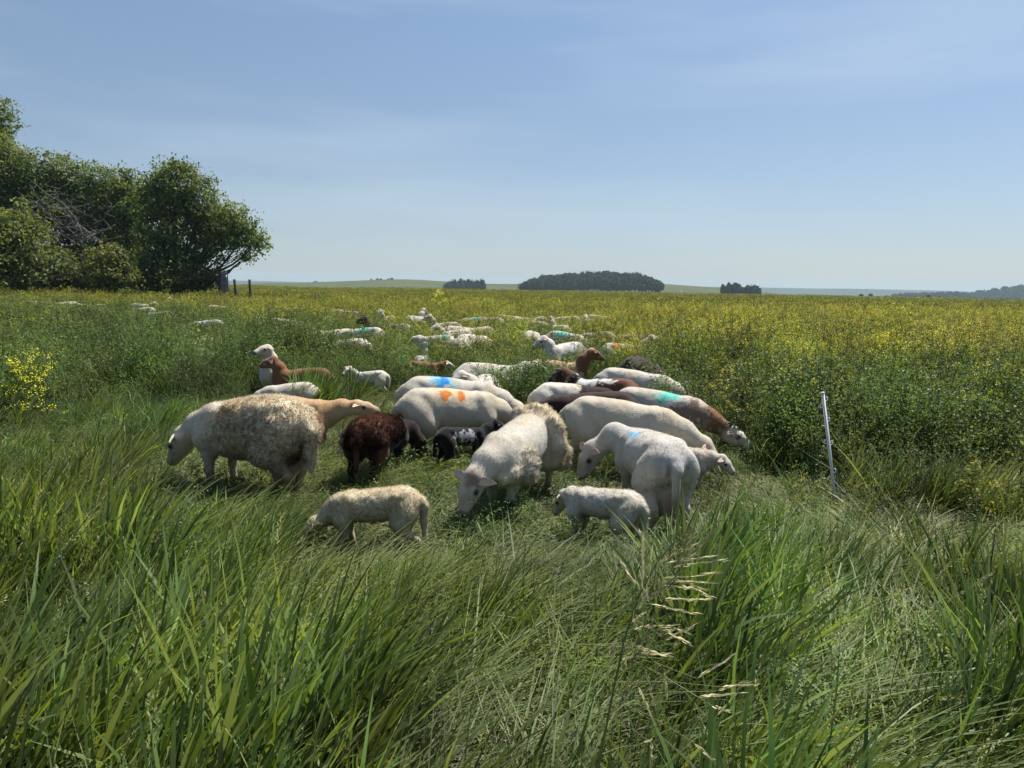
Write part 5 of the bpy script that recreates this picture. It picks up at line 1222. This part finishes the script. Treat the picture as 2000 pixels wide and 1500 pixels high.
# middle distance
x, y = field_pts(13, 42, 15, rng, wide=0.78, pad=1.0)
Yp = yellow(x, y); must = rng.rand(len(x)) < 0.10 + 0.65 * Yp
put('mustard_plants', [p_mustard(k) for k in range(8, 14)], x[must], y[must], 1.0, (hgt(x, y) * (0.72 + 0.35 * rng.rand(len(x))))[must], rng.rand(must.sum()) * 6.28, rng, width=(1.15 + 0.4 * rng.rand(1)))
xs_, ys_ = x[~must], y[~must]; lf = rng.rand(len(xs_)) < 0.5
put('leafy_weeds', [p_leafy(k) for k in range(8, 12)], xs_[lf], ys_[lf], 0.85, (hgt(xs_, ys_) * (0.7 + 0.4 * rng.rand(len(xs_))))[lf], rng.rand(lf.sum()) * 6.28, rng, width=1.4)
put('forage_plants', [p_stand(k) for k in range(8, 12)], xs_[~lf], ys_[~lf], 0.65, (hgt(xs_, ys_) * (0.85 + 0.4 * rng.rand(len(xs_))))[~lf], rng.rand((~lf).sum()) * 6.28, rng, width=1.4)
# far field
x, y = field_pts(42, 175, 0.85, rng, wide=0.76, pad=2)
green = rng.rand(len(x)) < np.where(x / y < -0.25, 0.75, 0.35) * sstep(110, 50, y); vr = np.where(green, rng.choice([0, 4], len(x)), rng.randint(0, 8, len(x)))
put('mustard_crop', [p_far(k) for k in range(8)], x, y, 1.0, (0.75 + 0.5 * ns(x, y, 0.08, 51)), rng.rand(len(x)) * 6.28, rng, width=1.25, cap=False, var=vr)
print('instances', TOT)
# ------------------------------------------------------------------ single plants that stand out
def plant_obj(t, name, g, m=None):
    v, f, c = g.get(); return link(name, mesh_from(name, v, f, c, [m or M_PLANT]), t)
def flower_plant(name, label, base, tips, rng, heads=8, size=0.018, leafy=30, hr=0.022):
    """a branching mustard: base point, branch tips with yellow clusters"""
    t = thing(name, label, 'flowering plant', tuple(base), 0, 'yellow mustard plants standing on their own')
    st = Geo(); fl = Geo(); lv = Geo()
    tips = [np.asarray(q, float) - base for q in tips]
    top = np.mean(tips, 0)
    for q in tips:
        mid = top * 0.45 + np.array([0, 0, 0.05]); s = np.linspace(0, 1, 9)[:, None]
        path = (1 - s) ** 2 * np.array([0, 0, 0]) + 2 * s * (1 - s) * mid + s ** 2 * q + rng.normal(size=(9, 3)) * 0.004
        v, f = tube(path, np.linspace(0.004, 0.0012, 9), 4, cap=False); st.add(v, f, (0.13, 0.18, 0.05))
        for k in range(heads):
            s0 = path[rng.randint(4, 9)]; e = q + rng.normal(size=3) * np.array([0.05, 0.05, 0.04]) if k else q
            e = e + (s0 - e) * 0.2 * rng.rand()
            v, f = tube([s0, (s0 + e) / 2 + np.array([0, 0, -0.006]), e], [0.0013, 0.001, 0.0006], 3, cap=False); st.add(v, f, (0.14, 0.19, 0.05))
            m = 10; leaflets(fl, e + rng.normal(size=(m, 3)) * np.array([hr, hr, hr * 0.6]), size, rng, (0.50, 0.50, 0.035), up=0.9)
        m = leafy; k = rng.randint(1, 8, m); leaflets(lv, path[k] + rng.normal(size=(m, 3)) * 0.03, 0.045, rng, (0.055, 0.10, 0.025))
    plant_obj(t, 'stem', st); o = plant_obj(t, 'flowers', fl); o['kind'] = 'stuff'; o = plant_obj(t, 'leaves', lv); o['kind'] = 'stuff'
rng = np.random.RandomState(12)
b = G(-40, 860) ; dd = b[1]
flower_plant('mustard_plant', 'tall mustard plant with yellow flowers bending in from the left edge', b,
             [D(px, py, dd + rng.uniform(-0.2, 0.2)) for px, py in ((85, 690), (60, 683), (35, 695), (95, 705), (60, 708), (80, 728), (45, 722), (20, 705), (75, 742), (50, 735), (85, 756), (30, 760), (60, 775), (95, 800), (40, 800))], rng, heads=5, size=0.017, leafy=4, hr=0.020)
b = G(1452, 905); dd = b[1]
flower_plant('mustard_plant', 'sparse mustard plant with yellow flower heads right of the turquoise-marked ewe', b,
             [D(px, py, dd + rng.uniform(-0.25, 0.25)) for px, py in ((1402, 735), (1416, 722), (1432, 735), (1420, 750), (1386, 752), (1408, 770), (1447, 765), (1452, 790), (1480, 790), (1500, 795), (1508, 805), (1485, 812), (1430, 790), (1405, 800))], rng, heads=4, size=0.019, leafy=10, hr=0.014)
b = G(1905, 1040); dd = b[1]
flower_plant('mustard_plant', 'low mustard sprig with few yellow flowers near the right edge', b,
             [D(px, py, dd + rng.uniform(-0.15, 0.15)) for px, py in ((1900, 915), (1925, 940), (1908, 955), (1945, 985), (1885, 935))], rng, heads=2, size=0.02, leafy=10)
b = D(856, 640, 30); b[2] = 0
flower_plant('mustard_plant', 'tallest mustard plant rising to the horizon above the back row of sheep', b, [D(px, py, 30 + rng.uniform(-0.3, 0.3)) for px, py in ((856, 566), (850, 574), (862, 573), (846, 585), (868, 586), (858, 592), (842, 600))], rng, heads=5, size=0.05, leafy=60, hr=0.05)

# drooping brome grass with golden seed heads, nearest the lens
def brome():
    rng = np.random.RandomState(5); d = 1.35
    base = D(1150, 1600, d); b0 = base.copy()
    t = thing('brome_grass', 'drooping brome grass stalk with pale golden seed heads, front right of centre', 'grass stalk', tuple(b0))
    stalk = [(1150, 1600), (1172, 1480), (1200, 1340), (1222, 1240), (1250, 1160), (1285, 1095), (1320, 1055)]
    pts = np.array([D(px, py, d + 0.01 * i) for i, (px, py) in enumerate(stalk)]) - b0
    s = np.linspace(0, len(pts) - 1, 24); pts = np.stack([np.interp(s, range(len(pts)), pts[:, a]) for a in range(3)], -1)
    g = Geo(); v, f = tube(np.vstack([pts[:1] - np.array([0.02, 0, 0.45]), pts]), np.linspace(0.0032, 0.0012, 25), 5); g.add(v, f, (0.16, 0.19, 0.07))
    plant_obj(t, 'stalk', g)
    heads = [((1255, 1150), (1257, 1040)), ((1262, 1160), (1275, 1065)), ((1270, 1130), (1320, 1060)), ((1250, 1150), (1200, 1078)), ((1285, 1100), (1365, 1058)), ((1300, 1100), (1400, 1086)), ((1310, 1108), (1425, 1092)),
             ((1290, 1130), (1410, 1118)), ((1300, 1135), (1408, 1140)), ((1320, 1130), (1385, 1155)), ((1330, 1140), (1398, 1170)), ((1290, 1145), (1360, 1150)), ((1250, 1175), (1280, 1140)), ((1245, 1190), (1272, 1150)),
             ((1235, 1215), (1268, 1190)), ((1240, 1230), (1272, 1220)), ((1270, 1180), (1370, 1200)), ((1290, 1170), (1390, 1172)), ((1260, 1225), (1330, 1222)), ((1290, 1225), (1354, 1262)), ((1300, 1222), (1350, 1240)),
             ((1215, 1290), (1270, 1275)), ((1240, 1262), (1318, 1285)), ((1250, 1275), (1315, 1278)), ((1205, 1245), (1186, 1280)), ((1195, 1290), (1206, 1240)), ((1300, 1250), (1372, 1215)), ((1245, 1340), (1277, 1405)), ((1262, 1310), (1280, 1385)),
             ((1300, 1310), (1302, 1365)), ((1360, 1325), (1440, 1275)), ((1410, 1342), (1485, 1335)), ((1400, 1350), (1470, 1328)), ((1360, 1360), (1460, 1355)), ((1390, 1378), (1430, 1392)), ((1250, 1455), (1275, 1445)), ((1272, 1450), (1274, 1480)), ((1355, 1450), (1402, 1492))]
    for q in range(34):          # small dull heads along the stalk
        k = rng.uniform(0.25, 0.98); p_ = pts[int(k * 23)]; a2 = project(p_ + b0); r_ = rng.normal(size=2)
        heads.append(((a2[0] + 12 * r_[0] + 20, a2[1] + 10 * r_[1]), (a2[0] + 20 + 30 * abs(r_[0]) + 40 * rng.rand(), a2[1] - 20 - 45 * rng.rand())))
    for hi_, (a, e) in enumerate(heads):
        g = Geo(); dz = rng.uniform(-0.12, 0.12)
        A = D(*a, d + dz) - b0; E = D(*e, d + dz + rng.uniform(-0.03, 0.03)) - b0
        ax = E - A; Ln = np.linalg.norm(ax); ax /= Ln
        j = pts[np.argmin(np.linalg.norm(pts - A, axis=1))]
        v, f = tube([j, (j + A) / 2 + np.array([0, 0, 0.006]), A], [0.0008, 0.0006, 0.0006], 3, cap=False); g.add(v, f, (0.20, 0.20, 0.08))
        n = 14
        for q in range(n):            # overlapping glumes along the spikelet
            s = q / n; c = A + ax * Ln * s * 0.86; o = rng.normal(size=3); o -= ax * (o @ ax); o /= np.linalg.norm(o)
            w = np.cross(ax, o); L = Ln * 0.24; wd = 0.0019 * (1 - 0.5 * abs(s - 0.3))
            tip = c + ax * L + o * 0.0022; mid = c + ax * L * 0.45 + o * 0.0028
            g.add(np.array([c, mid + w * wd, tip, mid - w * wd]), np.array([[0, 1, 2, 3]]), np.array((0.60, 0.53, 0.30) if hi_ < 38 else (0.20, 0.20, 0.09)) * rng.uniform(0.75, 1.25))
        plant_obj(t, 'seed_head', g, M_STRAW)
brome()

# ------------------------------------------------------------------ white fence posts and their wire
def step_post(base, top, label, clips, w):
    base = np.asarray(base, float); top = np.asarray(top, float)
    t = thing('fence_post', label, 'fence post', tuple(base), 0, 'white step-in posts of the temporary fence')
    ax = top - base; L = np.linalg.norm(ax); ax = ax / L; sx = norm(np.cross(ax, (0, 1, 0))); sy = np.cross(sx, ax)
    g = Geo()
    def bx(h0, h1, ox, wx, wy, oy=0.0):
        v = np.array([[a * wx / 2 + ox, b_ * wy / 2 + oy, h] for h in (h0, h1) for a in (-1, 1) for b_ in (-1, 1)])
        v = v[:, :1] * sx + v[:, 1:2] * -sy + v[:, 2:] * ax
        f = np.array([[0, 1, 3, 2], [4, 6, 7, 5], [0, 4, 5, 1], [2, 3, 7, 6], [0, 2, 6, 4], [1, 5, 7, 3]]); return v, f
    v, f = bx(-0.15, L, 0, w * 0.42, w); g.add(v, f, (0.6, 0.6, 0.6)); v, f = bx(-0.15, L * 0.999, 0, w, w * 0.40, 0.001); g.add(v, f, (0.6, 0.6, 0.6))
    v, f = bx(L, L + 0.008, 0, w * 1.15, w * 1.15); g.add(v, f, (0.6, 0.6, 0.6))
    v, f, c = g.get(); link('shaft', mesh_from('shaft', v, f, c, [M_POST]), t)
    for (h, s) in clips:
        g = Geo(); a = h * L
        v, f = bx(a, a + 0.006, s * w * 0.9, w * 0.9, 0.005); g.add(v, f, (0.6,) * 3)
        v, f = bx(a, a + 0.030, s * w * 1.35, 0.0045, 0.005); g.add(v, f, (0.6,) * 3)
        v, f = bx(a + 0.028, a + 0.033, s * w * 1.15, w * 0.5, 0.005); g.add(v, f, (0.6,) * 3)
        v, f, c = g.get(); link('wire_clip', mesh_from('wire_clip', v, f, c, [M_POST]), t)
    return t
bp = G(1634, 1000); tp = D(1607, 768, bp[1] + 0.02)
step_post(bp, tp, 'white plastic fence post with wire clips leaning left, right of the flock', [(0.93, -1), (0.88, 1), (0.76, -1), (0.58, 1), (0.565, -1), (0.33, -1), (0.27, 1), (0.12, -1)], 0.021)
bp2 = G(1330, 740); tp2 = D(1335, 648, bp2[1])
step_post(bp2, tp2, 'smaller white fence post farther back at the edge of the yellow field', [(0.9, -1), (0.7, 1), (0.5, -1)], 0.032)
bp3 = G(1990, 760); tp3 = D(1991, 712, bp3[1])
step_post(bp3, tp3, 'thin pale fence stake at the far right edge of the field', [(0.9, -1)], 0.02)
def wire(label, P0, P1, sag):
    s = np.linspace(0, 1, 24)[:, None]; pts = P0 + (P1 - P0) * s; pts[:, 2] -= sag * 4 * (s * (1 - s))[:, 0]
    v, f = tube(pts - P0, 0.0022, 5); o = link('fence_wire', mesh_from('fence_wire', v, f, None, [M_WIRE], True), None, label=label, category='fence wire', group='wires of the temporary fence'); o.location = P0
at = lambda b, t_, h: np.asarray(b) + (np.asarray(t_) - np.asarray(b)) * h
wire('thin wire running from the leaning white post down to the lower right', at(bp, tp, 0.28), D(1840, 1145, 3.6), 0.02)
wire('thin wire running from the leaning white post back up to the farther post', at(bp, tp, 0.36), at(bp2, tp2, 0.35), 0.05)
